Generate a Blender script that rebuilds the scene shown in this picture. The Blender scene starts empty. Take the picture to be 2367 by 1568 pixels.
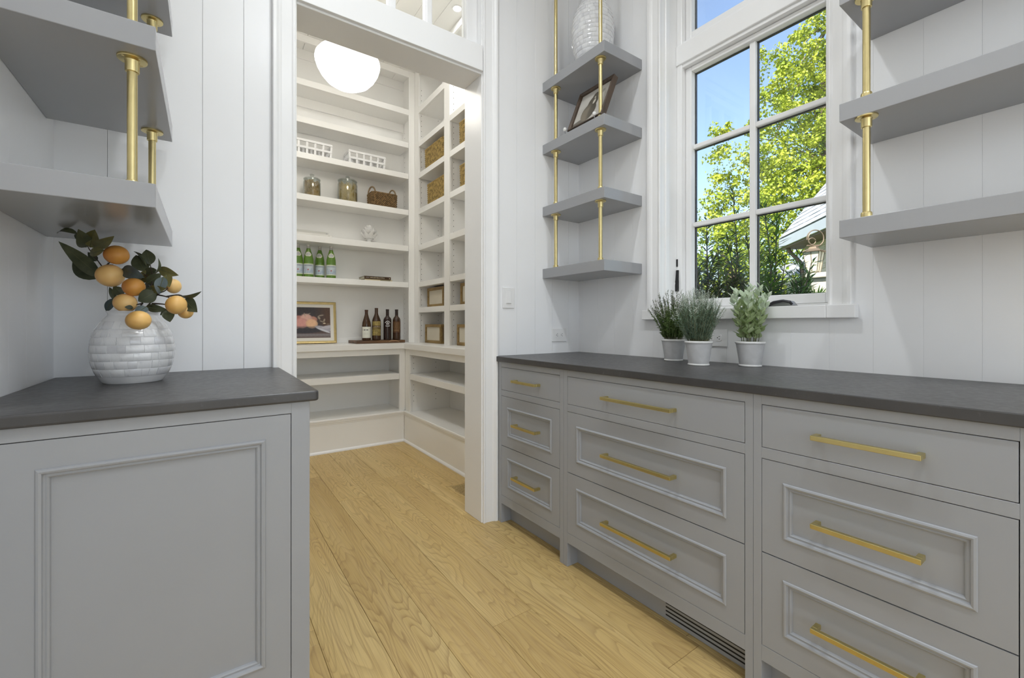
import bpy, math, random
import numpy as np
from mathutils import Vector, Matrix

R = random.Random(11)
NR = np.random.default_rng(11)
SC = bpy.context.scene
COL = SC.collection
PI = math.pi

# ------------------------------------------------------------------ camera, sky, sun, exposure
CX, HY, F, CH = 1183.5, 749.918, 1008.947, 1.0914          # pixel calibration of the 2367 x 1568 frame
TH = math.atan((CX - 474.605) / F)
cd = bpy.data.cameras.new('camera')
cam = bpy.data.objects.new('camera', cd)
COL.objects.link(cam)
cam.location = (0, 0, CH)
cam.rotation_euler = (PI / 2, 0, -TH)
cd.sensor_width = 36.0
cd.lens = F / 2367 * 36.0
cd.shift_y = (HY - 784.0) / 2367
cd.clip_start = 0.02
SC.camera = cam
SC.view_settings.view_transform = 'Standard'
SC.view_settings.look = 'None'
SC.view_settings.exposure = -0.30
SC.view_settings.gamma = 1.0
SC.view_settings.use_curve_mapping = False
SC.cycles.use_denoising = True
SC.cycles.max_bounces = 10
SC.cycles.diffuse_bounces = 6
SC.cycles.sample_clamp_indirect = 6.0

wd = bpy.data.worlds.new('sky')
SC.world = wd
wd.use_nodes = True
wn = wd.node_tree
bg = wn.nodes['Background']
sk = wn.nodes.new('ShaderNodeTexSky')
sk.sky_type = 'NISHITA'
sk.sun_disc = False
sk.sun_elevation = math.radians(52)
sk.sun_rotation = math.radians(250)
sk.air_density = 1.0
sk.dust_density = 2.2
sk.ozone_density = 1.0
wn.links.new(sk.outputs[0], bg.inputs[0])
bg.inputs[1].default_value = 0.47

sd = bpy.data.lights.new('sun', 'SUN')
sd.energy = 14
sd.angle = 0.01
sd.color = (1, .95, .86)
sun = bpy.data.objects.new('sun', sd)
COL.objects.link(sun)
sun.location = (-6, -3, 12)
sun.rotation_euler = Vector((-.62, -.25, .80)).to_track_quat('Z', 'Y').to_euler()


def area(name, loc, size, power, col=(1, 1, 1), rot=(0, 0, 0), shape='DISK', size_y=None, spread=PI):
    d = bpy.data.lights.new(name, 'AREA')
    d.shape = shape
    d.size = size
    if size_y:
        d.size_y = size_y
    d.energy = power
    d.color = col
    d.spread = spread
    o = bpy.data.objects.new(name, d)
    COL.objects.link(o)
    o.location = loc
    o.rotation_euler = rot
    return o


# recessed ceiling lights of this room and an added fill light behind the camera
CAN_MAIN = [(.50, 1.12), (.50, -.30), (1.15, -.75)]
CAN_PANTRY = [(1.625, 3.065), (.30, 3.2)]
for (x, y), e in zip(CAN_MAIN, (16, 16, 17)):
    area('can_lamp', (x, y, 3.64), .13, e, (.93, .97, 1.0), spread=math.radians(150))
for x, y in CAN_PANTRY:
    area('can_lamp', (x, y, 3.575), .06, 6, (.97, .98, .97))
area('fill_behind', (.75, -1.72, 1.5), 2.0, 24, (.92, .96, 1), (PI / 2, 0, 0), 'RECTANGLE', 2.4)  # unseen area lamp, added to lift the room's ambient light


# ------------------------------------------------------------------ mesh helpers
WL = {}                                                     # object -> world position of its origin


def tagp(o, label=None, cat=None, group=None, kind=None):
    if label: o['label'] = label
    if cat: o['category'] = cat
    if group: o['group'] = group
    if kind: o['kind'] = kind
    return o


def thing(name, label, cat, loc=(0, 0, 0), group=None, kind=None):
    o = bpy.data.objects.new(name, None)
    COL.objects.link(o)
    o.location = loc
    o.empty_display_size = .05
    WL[o] = Vector(loc)
    return tagp(o, label, cat, group, kind)


def struct(name, loc=(0, 0, 0)):
    return thing(name, None, None, loc, None, 'structure')


def place(o, parent, w):
    """link o with its origin at world point w (unrotated frame)"""
    COL.objects.link(o)
    w = Vector(w)
    WL[o] = w
    if parent is not None:
        o.parent = parent
        o.location = w - WL[parent]
    else:
        o.location = w
    return o


class MB:
    def __init__(s):
        s.v, s.f = [], []

    def add(s, vs, fs):
        o = len(s.v)
        s.v += [tuple(v) for v in vs]
        s.f += [tuple(i + o for i in f) for f in fs]
        return s

    def box(s, x0, x1, y0, y1, z0, z1):
        x0, x1 = min(x0, x1), max(x0, x1)
        y0, y1 = min(y0, y1), max(y0, y1)
        z0, z1 = min(z0, z1), max(z0, z1)
        return s.add([(x0, y0, z0), (x1, y0, z0), (x1, y1, z0), (x0, y1, z0), (x0, y0, z1), (x1, y0, z1), (x1, y1, z1), (x0, y1, z1)],
                     [(3, 2, 1, 0), (4, 5, 6, 7), (0, 1, 5, 4), (1, 2, 6, 5), (2, 3, 7, 6), (3, 0, 4, 7)])

    def obox(s, c, size, m):
        hx, hy, hz = size[0] / 2, size[1] / 2, size[2] / 2
        t = MB().box(-hx, hx, -hy, hy, -hz, hz)
        return s.add([Vector(c) + m @ Vector(v) for v in t.v], t.f)

    def prism(s, poly, ax, a, b):
        """poly of 2-D points extruded along axis ax from a to b (poly counter-clockwise seen from +ax)"""
        n = len(poly)

        def p3(p, t):
            if ax == 'z': return (p[0], p[1], t)
            if ax == 'y': return (p[0], t, p[1])
            return (t, p[0], p[1])
        vs = [p3(p, a) for p in poly] + [p3(p, b) for p in poly]
        fs = [tuple(range(n - 1, -1, -1)), tuple(range(n, 2 * n))]
        fs += [(i, (i + 1) % n, n + (i + 1) % n, n + i) for i in range(n)]
        if ax == 'y':
            fs = [tuple(reversed(f)) for f in fs]
        return s.add(vs, fs)

    def tube(s, pts, r, n=8, caps=True, closed=False):
        pts = [Vector(p) for p in pts]
        k = len(pts)
        rs = r if isinstance(r, (list, tuple)) else [r] * k
        t0 = (pts[1] - pts[0]).normalized()
        up = Vector((0, 0, 1)) if abs(t0.z) < .9 else Vector((1, 0, 0))
        u = t0.cross(up).normalized()
        vs, fs = [], []
        for i, p in enumerate(pts):
            if closed:
                t = (pts[(i + 1) % k] - pts[i - 1]).normalized()
            else:
                t = (pts[min(i + 1, k - 1)] - pts[max(i - 1, 0)]).normalized()
            u = (u - t * u.dot(t))
            if u.length < 1e-6: u = t.orthogonal()
            u.normalize()
            w = t.cross(u)
            for j in range(n):
                a = 2 * PI * j / n
                vs.append(p + (u * math.cos(a) + w * math.sin(a)) * rs[i])
        m = k if closed else k - 1
        for i in range(m):
            i2 = (i + 1) % k
            for j in range(n):
                j2 = (j + 1) % n
                fs.append((i * n + j, i * n + j2, i2 * n + j2, i2 * n + j))
        if caps and not closed:
            fs.append(tuple(range(n - 1, -1, -1)))
            fs.append(tuple((k - 1) * n + j for j in range(n)))
        return s.add(vs, fs)

    def cyl(s, p0, p1, r, n=20, r1=None):
        return s.tube([p0, p1], [r, r if r1 is None else r1], n)

    def lathe(s, prof, c=(0, 0, 0), n=40):
        vs, fs, rings = [], [], []
        for r, z in prof:
            if r < 1e-6:
                rings.append([len(vs)])
                vs.append((c[0], c[1], c[2] + z))
            else:
                rings.append(list(range(len(vs), len(vs) + n)))
                vs += [(c[0] + r * math.cos(2 * PI * j / n), c[1] + r * math.sin(2 * PI * j / n), c[2] + z) for j in range(n)]
        for a, b in zip(rings, rings[1:]):
            for j in range(n):
                j2 = (j + 1) % n
                if len(a) == 1 and len(b) == 1: continue
                if len(a) == 1: fs.append((a[0], b[j2], b[j]))
                elif len(b) == 1: fs.append((a[j], a[j2], b[0]))
                else: fs.append((a[j], a[j2], b[j2], b[j]))
        return s.add(vs, fs)

    def rings(s, rows, wrap=True):
        """skin a list of equally long rows of points"""
        n = len(rows[0])
        vs = [p for r in rows for p in r]
        fs = []
        for i in range(len(rows) - 1):
            for j in range(n if wrap else n - 1):
                j2 = (j + 1) % n
                fs.append((i * n + j, i * n + j2, (i + 1) * n + j2, (i + 1) * n + j))
        return s.add(vs, fs)

    def mesh(s, name, off=(0, 0, 0)):
        me = bpy.data.meshes.new(name)
        o = Vector(off)
        me.from_pydata([Vector(v) - o for v in s.v], [], s.f)
        return me

    def centre_base(s):
        a = np.array(s.v)
        lo, hi = a.min(0), a.max(0)
        return Vector(((lo[0] + hi[0]) / 2, (lo[1] + hi[1]) / 2, lo[2]))

    def build(s, name, m, parent=None, bev=0, seg=2, smooth=False, sharp=.6, kind=None, at=None):
        w = Vector(at) if at is not None else s.centre_base()
        me = s.mesh(name, w)
        if m is not None: me.materials.append(m)
        if smooth:
            me.polygons.foreach_set('use_smooth', [True] * len(me.polygons))
            me.set_sharp_from_angle(angle=sharp)
        o = bpy.data.objects.new(name, me)
        place(o, parent, w)
        if bev:
            b = o.modifiers.new('bevel', 'BEVEL')
            b.width = bev
            b.segments = seg
            b.limit_method = 'ANGLE'
            b.angle_limit = .6
        if kind: o['kind'] = kind
        return o


def box(name, m, parent, x0, x1, y0, y1, z0, z1, bev=0, seg=2, kind=None):
    return MB().box(x0, x1, y0, y1, z0, z1).build(name, m, parent, bev, seg, kind=kind)


def copy_tree(o, parent=None, loc=None, rotz=None, label=None, group=None):
    c = o.copy()
    COL.objects.link(c)
    WL[c] = WL.get(o, Vector()).copy()
    if parent is not None: c.parent = parent
    if loc is not None:
        c.location = loc
        WL[c] = Vector(loc)
    if rotz is not None: c.rotation_euler.z = rotz
    if label: c['label'] = label
    if group: c['group'] = group
    for ch in list(o.children):
        copy_tree(ch, c)
    return c


def ray(u, v):
    fw = Vector((math.sin(TH), math.cos(TH), 0))
    rt = Vector((math.cos(TH), -math.sin(TH), 0))
    return fw + rt * ((u - CX) / F) + Vector((0, 0, 1)) * ((HY - v) / F)


def at_depth(u, v, w):
    """world point seen at photo pixel (u, v), w metres in front of the camera"""
    return Vector((0, 0, CH)) + ray(u, v) * w


# ------------------------------------------------------------------ materials
def new_mat(name):
    m = bpy.data.materials.new(name)
    m.use_nodes = True
    nt = m.node_tree
    return m, nt, nt.nodes['Principled BSDF']


def coords(nt, scale=(1, 1, 1), kind='Object', loc=None):
    tc = nt.nodes.new('ShaderNodeTexCoord')
    mp = nt.nodes.new('ShaderNodeMapping')
    mp.inputs['Scale'].default_value = scale
    nt.links.new(tc.outputs[kind], mp.inputs[0])
    return mp.outputs[0]


def noise(nt, vec, scale, detail=3, rough=.5, dist=0):
    n = nt.nodes.new('ShaderNodeTexNoise')
    n.inputs['Scale'].default_value = scale
    n.inputs['Detail'].default_value = detail
    n.inputs['Roughness'].default_value = rough
    n.inputs['Distortion'].default_value = dist
    if vec is not None: nt.links.new(vec, n.inputs['Vector'])
    return n


def ramp(nt, fac, stops):
    r = nt.nodes.new('ShaderNodeValToRGB')
    el = r.color_ramp.elements
    while len(el) < len(stops): el.new(.5)
    for e, (p, c) in zip(el, stops):
        e.position = p
        e.color = (*c, 1) if len(c) == 3 else c
    nt.links.new(fac, r.inputs[0])
    return r.outputs[0]


def mathn(nt, op, a, b=None, c=None):
    n = nt.nodes.new('ShaderNodeMath')
    n.operation = op
    for i, x in enumerate((a, b, c)):
        if x is None: continue
        if isinstance(x, (int, float)): n.inputs[i].default_value = x
        else: nt.links.new(x, n.inputs[i])
    return n.outputs[0]


def mixc(nt, fac, a, b, mode='MIX'):
    n = nt.nodes.new('ShaderNodeMix')
    n.data_type = 'RGBA'
    n.blend_type = mode
    for sock, x in ((n.inputs[0], fac), (n.inputs[6], a), (n.inputs[7], b)):
        if isinstance(x, (int, float)): sock.default_value = x
        elif isinstance(x, tuple): sock.default_value = (*x, 1)
        else: nt.links.new(x, sock)
    return n.outputs[2]


def bumpn(nt, p, h, strength=.2, dist=.002):
    b = nt.nodes.new('ShaderNodeBump')
    b.inputs['Strength'].default_value = strength
    b.inputs['Distance'].default_value = dist
    nt.links.new(h, b.inputs['Height'])
    nt.links.new(b.outputs[0], p.inputs['Normal'])


def mat(name, col, rough=.5, metal=0., var=.04, vs=6., bump=0., bs=150., trans=0., ior=1.45, emit=0., ecol=None, spec=.5, coat=0., scale=(1, 1, 1)):
    m, nt, p = new_mat(name)
    vec = coords(nt, scale)
    if var:
        n = noise(nt, vec, vs, 4)
        lo = tuple(c * (1 - var) for c in col)
        hi = tuple(min(1, c * (1 + var)) for c in col)
        nt.links.new(ramp(nt, n.outputs[0], [(.3, lo), (.7, hi)]), p.inputs['Base Color'])
    else:
        p.inputs['Base Color'].default_value = (*col, 1)
    p.inputs['Roughness'].default_value = rough
    p.inputs['Metallic'].default_value = metal
    p.inputs['IOR'].default_value = ior
    p.inputs['Specular IOR Level'].default_value = spec
    p.inputs['Transmission Weight'].default_value = trans
    p.inputs['Coat Weight'].default_value = coat
    if emit:
        p.inputs['Emission Color'].default_value = (*(ecol or col), 1)
        p.inputs['Emission Strength'].default_value = emit
    if bump:
        bumpn(nt, p, noise(nt, vec, bs, 3).outputs[0], bump)
    return m


M = {}
M['wall'] = mat('wall_paint', (.87, .875, .885), .28, var=.012, vs=3, bump=.03, bs=60)
M['trim'] = mat('trim_paint', (.87, .87, .87), .28, var=.01, vs=4)
M['sash'] = mat('brightened_sash_paint', (.92, .92, .92), .28, var=.01, vs=4)  # lighter copy of the trim paint, window brightness put into its colour
M['pantry'] = mat('lamp_warmed_paint', (.89, .885, .865), .32, var=.012, vs=4)  # white paint tinted with the warm light of the pantry lamp
M['ceiling'] = mat('ceiling_paint', (.88, .88, .88), .6, var=.01)
M['grey'] = mat('cabinet_paint', (.345, .358, .380), .36, var=.015, vs=5, bump=.02, bs=80)
M['shelfgrey'] = mat('shelf_paint', (.345, .350, .362), .20, var=.012, vs=5)
M['gap'] = mat('dark_gap', (.012, .012, .012), .8, var=0)
M['brass'] = mat('satin_brass', (.66, .55, .27), .30, 1.0, var=.05, vs=30, bump=.04, bs=400)
M['handle'] = mat('brushed_brass', (.66, .56, .25), .34, 1.0, var=.04, vs=40)
M['plastic'] = mat('white_plastic', (.82, .82, .82), .35, var=0)
M['slot'] = mat('slot_black', (.01, .01, .01), .7, var=0)
M['black'] = mat('black_metal', (.035, .035, .037), .4, .6, var=.05)
M['steel'] = mat('grey_metal', (.35, .35, .36), .38, .9, var=.05)
M['lamp'] = mat('lamp_glass', (1, .95, .86), .4, var=0, emit=12.0, ecol=(1, .95, .86))
M['can'] = mat('can_glow', (1, .97, .9), .4, var=0, emit=9.0, ecol=(1, .96, .88))


def stone():
    m, nt, p = new_mat('honed_stone')
    vec = coords(nt)
    a = noise(nt, vec, 5, 6, .6)
    b = noise(nt, vec, 60, 5, .65)
    c1 = ramp(nt, a.outputs[0], [(.25, (.044, .042, .042)), (.5, (.058, .056, .056)), (.78, (.076, .073, .072))])
    sp = ramp(nt, b.outputs[0], [(.62, (0, 0, 0)), (.80, (.05, .05, .05))])
    nt.links.new(mixc(nt, 1.0, c1, sp, 'ADD'), p.inputs['Base Color'])
    nt.links.new(ramp(nt, b.outputs[0], [(.2, (.30, .30, .30)), (.8, (.44, .44, .44))]), p.inputs['Roughness'])
    bumpn(nt, p, b.outputs[0], .10, .001)
    return m


M['stone'] = stone()


def oak():
    m, nt, p = new_mat('oak_floor')
    oi = nt.nodes.new('ShaderNodeObjectInfo')
    tc = nt.nodes.new('ShaderNodeTexCoord')
    off = nt.nodes.new('ShaderNodeCombineXYZ')
    nt.links.new(mathn(nt, 'MULTIPLY', oi.outputs['Random'], 31.0), off.inputs[0])
    nt.links.new(mathn(nt, 'MULTIPLY', oi.outputs['Random'], 57.0), off.inputs[1])
    nt.links.new(mathn(nt, 'MULTIPLY', oi.outputs['Random'], 13.0), off.inputs[2])
    va = nt.nodes.new('ShaderNodeVectorMath')
    va.operation = 'ADD'
    nt.links.new(tc.outputs['Object'], va.inputs[0])
    nt.links.new(off.outputs[0], va.inputs[1])

    def mp(sc):
        q = nt.nodes.new('ShaderNodeMapping')
        q.inputs['Scale'].default_value = sc
        nt.links.new(va.outputs[0], q.inputs[0])
        return q.outputs[0]
    # growth rings: contour lines of a noise that is stretched along the plank
    g = noise(nt, mp((7.0, 1.15, 1)), 1.0, 2.2, .42, .25)
    rings = mathn(nt, 'FRACT', mathn(nt, 'MULTIPLY', g.outputs[0], 27.0))
    line = ramp(nt, rings, [(0, (0, 0, 0)), (.50, (.06, .06, .06)), (.80, (.55, .55, .55)), (.93, (1, 1, 1)), (1.0, (.05, .05, .05))])
    amp = ramp(nt, noise(nt, mp((4, .8, 1)), 1.0, 2).outputs[0], [(.30, (.25, .25, .25)), (.65, (1, 1, 1))])
    st = noise(nt, mp((210, 2.6, 1)), 1.0, 5, .65)
    st2 = noise(nt, mp((55, 1.2, 1)), 1.0, 3, .55)
    big = noise(nt, mp((3.2, .7, 1)), 1.0, 2)
    base = ramp(nt, big.outputs[0], [(.28, (.53, .37, .145)), (.5, (.61, .44, .18)), (.72, (.67, .51, .23))])
    tone = ramp(nt, oi.outputs['Random'], [(0, (.88, .86, .82)), (.5, (1, 1, 1)), (1, (1.0, .97, .92))])
    c = mixc(nt, 1.0, base, tone, 'MULTIPLY')
    lm = mathn(nt, 'MULTIPLY', mathn(nt, 'MULTIPLY', line, amp), .66)
    c = mixc(nt, lm, c, (.27, .165, .060))
    sm = ramp(nt, st.outputs[0], [(.47, (0, 0, 0)), (.66, (.55, .55, .55))])
    c = mixc(nt, sm, c, (.30, .185, .07))
    sm2 = ramp(nt, st2.outputs[0], [(.35, (.16, .16, .16)), (.6, (0, 0, 0))])
    c = mixc(nt, sm2, c, (.66, .50, .27))
    nt.links.new(c, p.inputs['Base Color'])
    p.inputs['Roughness'].default_value = .42
    p.inputs['Specular IOR Level'].default_value = .35
    bumpn(nt, p, mathn(nt, 'SUBTRACT', mathn(nt, 'MULTIPLY', st.outputs[0], .5), mathn(nt, 'MULTIPLY', line, .35)), .10, .0012)
    return m


M['oak'] = oak()


def wood(name, dark, light, rough=.5, sc=(4, 60, 60)):
    m, nt, p = new_mat(name)
    n = noise(nt, coords(nt, sc), 1.0, 4, .6, .4)
    nt.links.new(ramp(nt, n.outputs[0], [(.3, dark), (.7, light)]), p.inputs['Base Color'])
    p.inputs['Roughness'].default_value = rough
    bumpn(nt, p, n.outputs[0], .15, .001)
    return m


M['walnut'] = wood('walnut_board', (.055, .026, .012), (.20, .105, .045), .45, (6, 30, 40))
M['crate'] = wood('crate_wood', (.20, .125, .04), (.36, .245, .095), .55, (30, 6, 30))
M['darkframe'] = wood('dark_frame_wood', (.035, .022, .014), (.10, .065, .042), .45, (30, 30, 6))


def pane():
    m, nt, p = new_mat('window_glass')
    nt.nodes.remove(p)
    tr = nt.nodes.new('ShaderNodeBsdfTransparent')
    gl = nt.nodes.new('ShaderNodeBsdfGlossy')
    gl.inputs['Roughness'].default_value = .01
    fr = nt.nodes.new('ShaderNodeFresnel')
    fr.inputs['IOR'].default_value = 1.35
    n = noise(nt, coords(nt), 2)
    nt.links.new(ramp(nt, n.outputs[0], [(0, (.97, .985, .98)), (1, (1, 1, 1))]), tr.inputs[0])
    mx = nt.nodes.new('ShaderNodeMixShader')
    nt.links.new(fr.outputs[0], mx.inputs[0])
    nt.links.new(tr.outputs[0], mx.inputs[1])
    nt.links.new(gl.outputs[0], mx.inputs[2])
    nt.links.new(mx.outputs[0], nt.nodes['Material Output'].inputs[0])
    return m


M['glass'] = pane()


def print_mat(name, rough=.5):
    m, nt, p = new_mat(name)
    a = nt.nodes.new('ShaderNodeAttribute')
    a.attribute_name = 'Col'
    nt.links.new(a.outputs['Color'], p.inputs['Base Color'])
    p.inputs['Roughness'].default_value = rough
    return m


M['print'] = print_mat('printed_paper', .5)


def leaf_mat(name, col, col2, rough=.45, trans=.25, vs=9):
    m, nt, p = new_mat(name)
    oi = nt.nodes.new('ShaderNodeObjectInfo')
    n = noise(nt, coords(nt), vs, 3)
    f = mathn(nt, 'ADD', mathn(nt, 'MULTIPLY', n.outputs[0], .7), mathn(nt, 'MULTIPLY', oi.outputs['Random'], .3))
    c = ramp(nt, f, [(.3, col), (.7, col2)])
    nt.links.new(c, p.inputs['Base Color'])
    p.inputs['Roughness'].default_value = rough
    p.inputs['Specular IOR Level'].default_value = .3
    if trans:
        t = nt.nodes.new('ShaderNodeBsdfTranslucent')
        nt.links.new(c, t.inputs[0])
        mx = nt.nodes.new('ShaderNodeMixShader')
        mx.inputs[0].default_value = trans
        nt.links.new(p.outputs[0], mx.inputs[1])
        nt.links.new(t.outputs[0], mx.inputs[2])
        nt.links.new(mx.outputs[0], nt.nodes['Material Output'].inputs[0])
    return m


# ------------------------------------------------------------------ room shell
XL, XW, YD = -.4123, 1.975, 2.061        # left wall, window wall, door wall (finished faces)
YN, CEIL = -1.80, 3.66                   # wall behind the camera, ceiling
PXL, PXB, PYB = -.50, 1.95, 4.35         # pantry: left wall, right back, far back
PCE = 3.585                              # pantry ceiling
DX0, DX1, DZ = .32, 1.24, 2.4625         # door opening
DT = 3.06                                # top of the transom light
WY0, WY1 = .6754, 1.4325                 # window opening
WZ0, WZ1 = 1.12, 3.08

# floor: slab plus oak planks, each a piece of its own
fl = struct('floor', (0, 0, 0))
MB().box(-.62, 2.2, YN - .1, 4.5, -.06, -.016).build('subfloor', mat('subfloor', (.16, .10, .05), .8), fl)
PW_ = .1765
known = {-1: [-1.25, .12, 1.598], 0: [-.75, .62, 2.395], 1: [-1.3, -.15, 1.02, 3.35], 2: [-.5, .55, 2.81], 3: [-1.0, .22, 1.327, 3.18],
         4: [-.7, .5, 1.752, 3.05], 5: [-1.1, -.1, .848, 2.2], -2: [-.8, .8, 2.1, 3.3], -3: [-1.2, .3, 1.5, 2.9], -4: [-.6, .7, 2.0, 3.4], -5: [-1, .4, 1.8, 3.1],
         6: [-.4, .9, 2.5], 7: [-1, .2, 1.6, 3.0], 8: [-.6, .8, 2.0, 3.4], 9: [-1, .3, 1.5, 2.9], 10: [-.7, .6, 1.9, 3.2]}
for i in range(-5, 11):
    x0 = .3185 + PW_ * i
    x1 = min(x0 + PW_, 2.1)
    ys = [YN - .05] + known.get(i, []) + [4.4]
    for a, b in zip(ys, ys[1:]):
        dz = R.uniform(-.0004, .0)
        MB().box(x0 + .0005, x1 - .0005, a + .0006, b - .0006, -.016, dz).build('plank', M['oak'], fl, bev=.0011, seg=1)

ce = struct('ceiling', (0, 0, CEIL))
box('ceiling_slab', M['ceiling'], ce, -.9, 2.35, YN - .2, 4.7, CEIL, CEIL + .25)
box('pantry_ceiling_slab', M['pantry'], ce, PXL - .1, 2.15, 2.235, 4.5, PCE + .012, CEIL - .001)
for i in range(16):                       # boarded ceiling of the pantry
    x0 = PXL + .01 + (i - 0) * .1655 + .055
    box('ceiling_board', M['pantry'], ce, x0, x0 + .1635, 2.246, PYB, PCE, PCE + .0122, bev=.002, seg=1)


def cut(a0, a1, z0, z1, hole):
    """rectangle minus a hole -> list of rectangles"""
    if hole is None: return [(a0, a1, z0, z1)]
    h0, h1, g0, g1 = hole
    if a1 <= h0 or a0 >= h1: return [(a0, a1, z0, z1)]
    out = []
    if a0 < h0: out.append((a0, h0, z0, z1))
    if a1 > h1: out.append((h1, a1, z0, z1))
    c0, c1 = max(a0, h0), min(a1, h1)
    if g0 > z0: out.append((c0, c1, z0, g0))
    if g1 < z1: out.append((c0, c1, g1, z1))
    return out


def boards(parent, ax, face, thick, a0, a1, pitch, origin, gap, hole=None, z0=0, z1=CEIL, bv=.0007):
    k = math.floor((a0 - origin) / pitch)
    while origin + k * pitch < a1:
        c0, c1 = max(a0, origin + k * pitch), min(a1, origin + (k + 1) * pitch)
        k += 1
        if origin == .1265 and k == -2: c1 = origin + (k + 1) * pitch
        if origin == .1265 and k == -1: continue
        if c1 - c0 < .004: continue
        for b0, b1, q0, q1 in cut(c0, c1, z0, z1, hole):
            g0 = gap / 2 if b0 == c0 else 0
            g1 = gap / 2 if b1 == c1 else 0
            if b1 - b0 - g0 - g1 < .004: continue
            m = MB()
            if ax == 'x': m.box(b0 + g0, b1 - g1, face, face + thick, q0, q1)
            else: m.box(face, face + thick, b0 + g0, b1 - g1, q0, q1)
            m.build('wall_board', M['wall'], parent, bev=bv, seg=1)


# far wall with the pantry door
wf = struct('wall_far', (.8, YD, 0))
wm = MB()
for a0, a1, z0, z1 in cut(-.62, 2.2, 0, CEIL, (DX0 - .017, DX1 + .017, -.1, DT + .019)):
    wm.box(a0, a1, YD + .013, 2.233, z0, z1)
wm.build('wall_core', M['wall'], wf)
pm = MB()
for a0, a1, z0, z1 in cut(-.62, 2.2, 0, CEIL, (DX0 - .017, DX1 + .017, -.1, DT + .019)):
    pm.box(a0, a1, 2.233, 2.245, z0, z1)
pm.build('pantry_facing', M['pantry'], wf)
boards(wf, 'x', YD, .012, XL - .006, XW + .006, .1355, .1265, .0009, (DX0 - .03, DX1 + .03, -.1, DT + .03))
# left wall, window wall, wall behind the camera (wide opening to the next room)
wl = struct('wall_left', (XL, .1, 0))
box('wall_core', M['wall'], wl, XL - .2, XL - .013, YN, YD + .013, 0, CEIL)
boards(wl, 'y', XL - .012, .012, YN, YD + .006, .1355, YD, .0003, bv=.0003)
wr = struct('wall_right', (XW, .1, 0))
rm = MB()
for a0, a1, z0, z1 in cut(YN, 2.25, 0, CEIL, (WY0 - .02, WY1 + .02, WZ0, WZ1)):
    rm.box(XW + .013, 2.20, a0, a1, z0, z1)
rm.build('wall_core', M['wall'], wr)
boards(wr, 'y', XW, .012, YN, YD + .006, .1355, YD - .03, .0003, (WY0 - .02, WY1 + .02, WZ0, WZ1), bv=.0003)
wb = struct('wall_near', (.8, YN, 0))
nm = MB()
for a0, a1, z0, z1 in cut(-.62, 2.2, 0, CEIL, (-.25, 1.75, -.1, 2.75)):
    nm.box(a0, a1, YN - .15, YN, z0, z1)
nm.build('wall_core', M['wall'], wb)
# pantry walls
w1 = struct('wall_pantry_far', (.8, PYB, 0))
box('wall_core', M['pantry'], w1, PXL - .15, 2.1, PYB + .012, PYB + .15, 0, CEIL)
w2 = struct('wall_pantry_left', (PXL, 3.2, 0))
box('wall_core', M['pantry'], w2, PXL - .15, PXL, 2.24, PYB + .012, 0, CEIL)
w3 = struct('wall_pantry_right', (PXB, 3.2, 0))
box('wall_core', M['pantry'], w3, PXB + .012, PXB + .2, 2.24, PYB + .15, 0, CEIL)

# ------------------------------------------------------------------ pantry door: jambs, head, casing, transom light
d1 = struct('door_1', (.78, YD, 0))
T = M['trim']


def casing_profile(sgn, inner):
    """cross-section (x, y) of a stepped casing; sgn = +1 grows towards +x"""
    pts = [(0, 0), (0, .016), (.003, .019), (.009, .019), (.012, .0165), (.016, .0155), (.052, .019), (.058, .0225), (.064, .0245), (.070, .030), (.074, .0325), (.084, .0325), (.0868, .029), (.0868, 0)]
    p = [(inner + sgn * x, YD - y) for x, y in pts]
    return p if sgn > 0 else list(reversed(p))


def casing_mesh(sgn, inner, z0, z1):
    p = casing_profile(sgn, inner)
    a = sum(p[i][0] * p[(i + 1) % len(p)][1] - p[(i + 1) % len(p)][0] * p[i][1] for i in range(len(p)))
    if a < 0: p = list(reversed(p))
    return MB().prism(p, 'z', z0, z1)


casing_mesh(-1, .3135, 0, DT + .09).build('casing', T, d1)
casing_mesh(1, 1.2465, 0, DT + .09).build('casing', T, d1)
box('head_casing', T, d1, .226, 1.334, YD - .021, YD, DT + .09, DT + .2, bev=.003)
box('jamb', T, d1, .302, DX0, YD - .004, 2.2452, 0, DT + .02, bev=.0015, seg=1)
box('jamb', T, d1, DX1, 1.258, YD - .004, 2.2452, 0, DT + .02, bev=.0015, seg=1)
box('transom_bar', T, d1, DX0, DX1, YD - .021, 2.10, DZ + .012, 2.612, bev=.002)
box('transom_bar_soffit', T, d1, DX0, DX1, YD - .006, 2.2452, DZ, DZ + .012, bev=.002, seg=1)
box('transom_bar_core', T, d1, DX0, DX1, 2.10, 2.2452, DZ + .012, 2.612)
box('transom_head', T, d1, DX0, DX1, YD + .01, 2.2452, DT - .05, DT)
TP = [(.372, .538), (.574, .740), (.776, .935), (.972, 1.172)]
box('transom_stile', T, d1, DX0, .372, 2.10, 2.16, 2.612, DT - .05, bev=.004)
box('transom_stile', T, d1, 1.172, DX1, 2.10, 2.16, 2.612, DT - .05, bev=.004)
for (a, b), (c, d) in zip(TP, TP[1:]):
    box('muntin', T, d1, b, c, 2.105, 2.155, 2.612, DT - .05, bev=.006)
for a, b in TP:
    box('pane', M['glass'], d1, a, b, 2.128, 2.132, 2.612, DT - .05)

# ------------------------------------------------------------------ window
wi = struct('window_1', (2.05, 1.054, 1.12))


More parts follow.
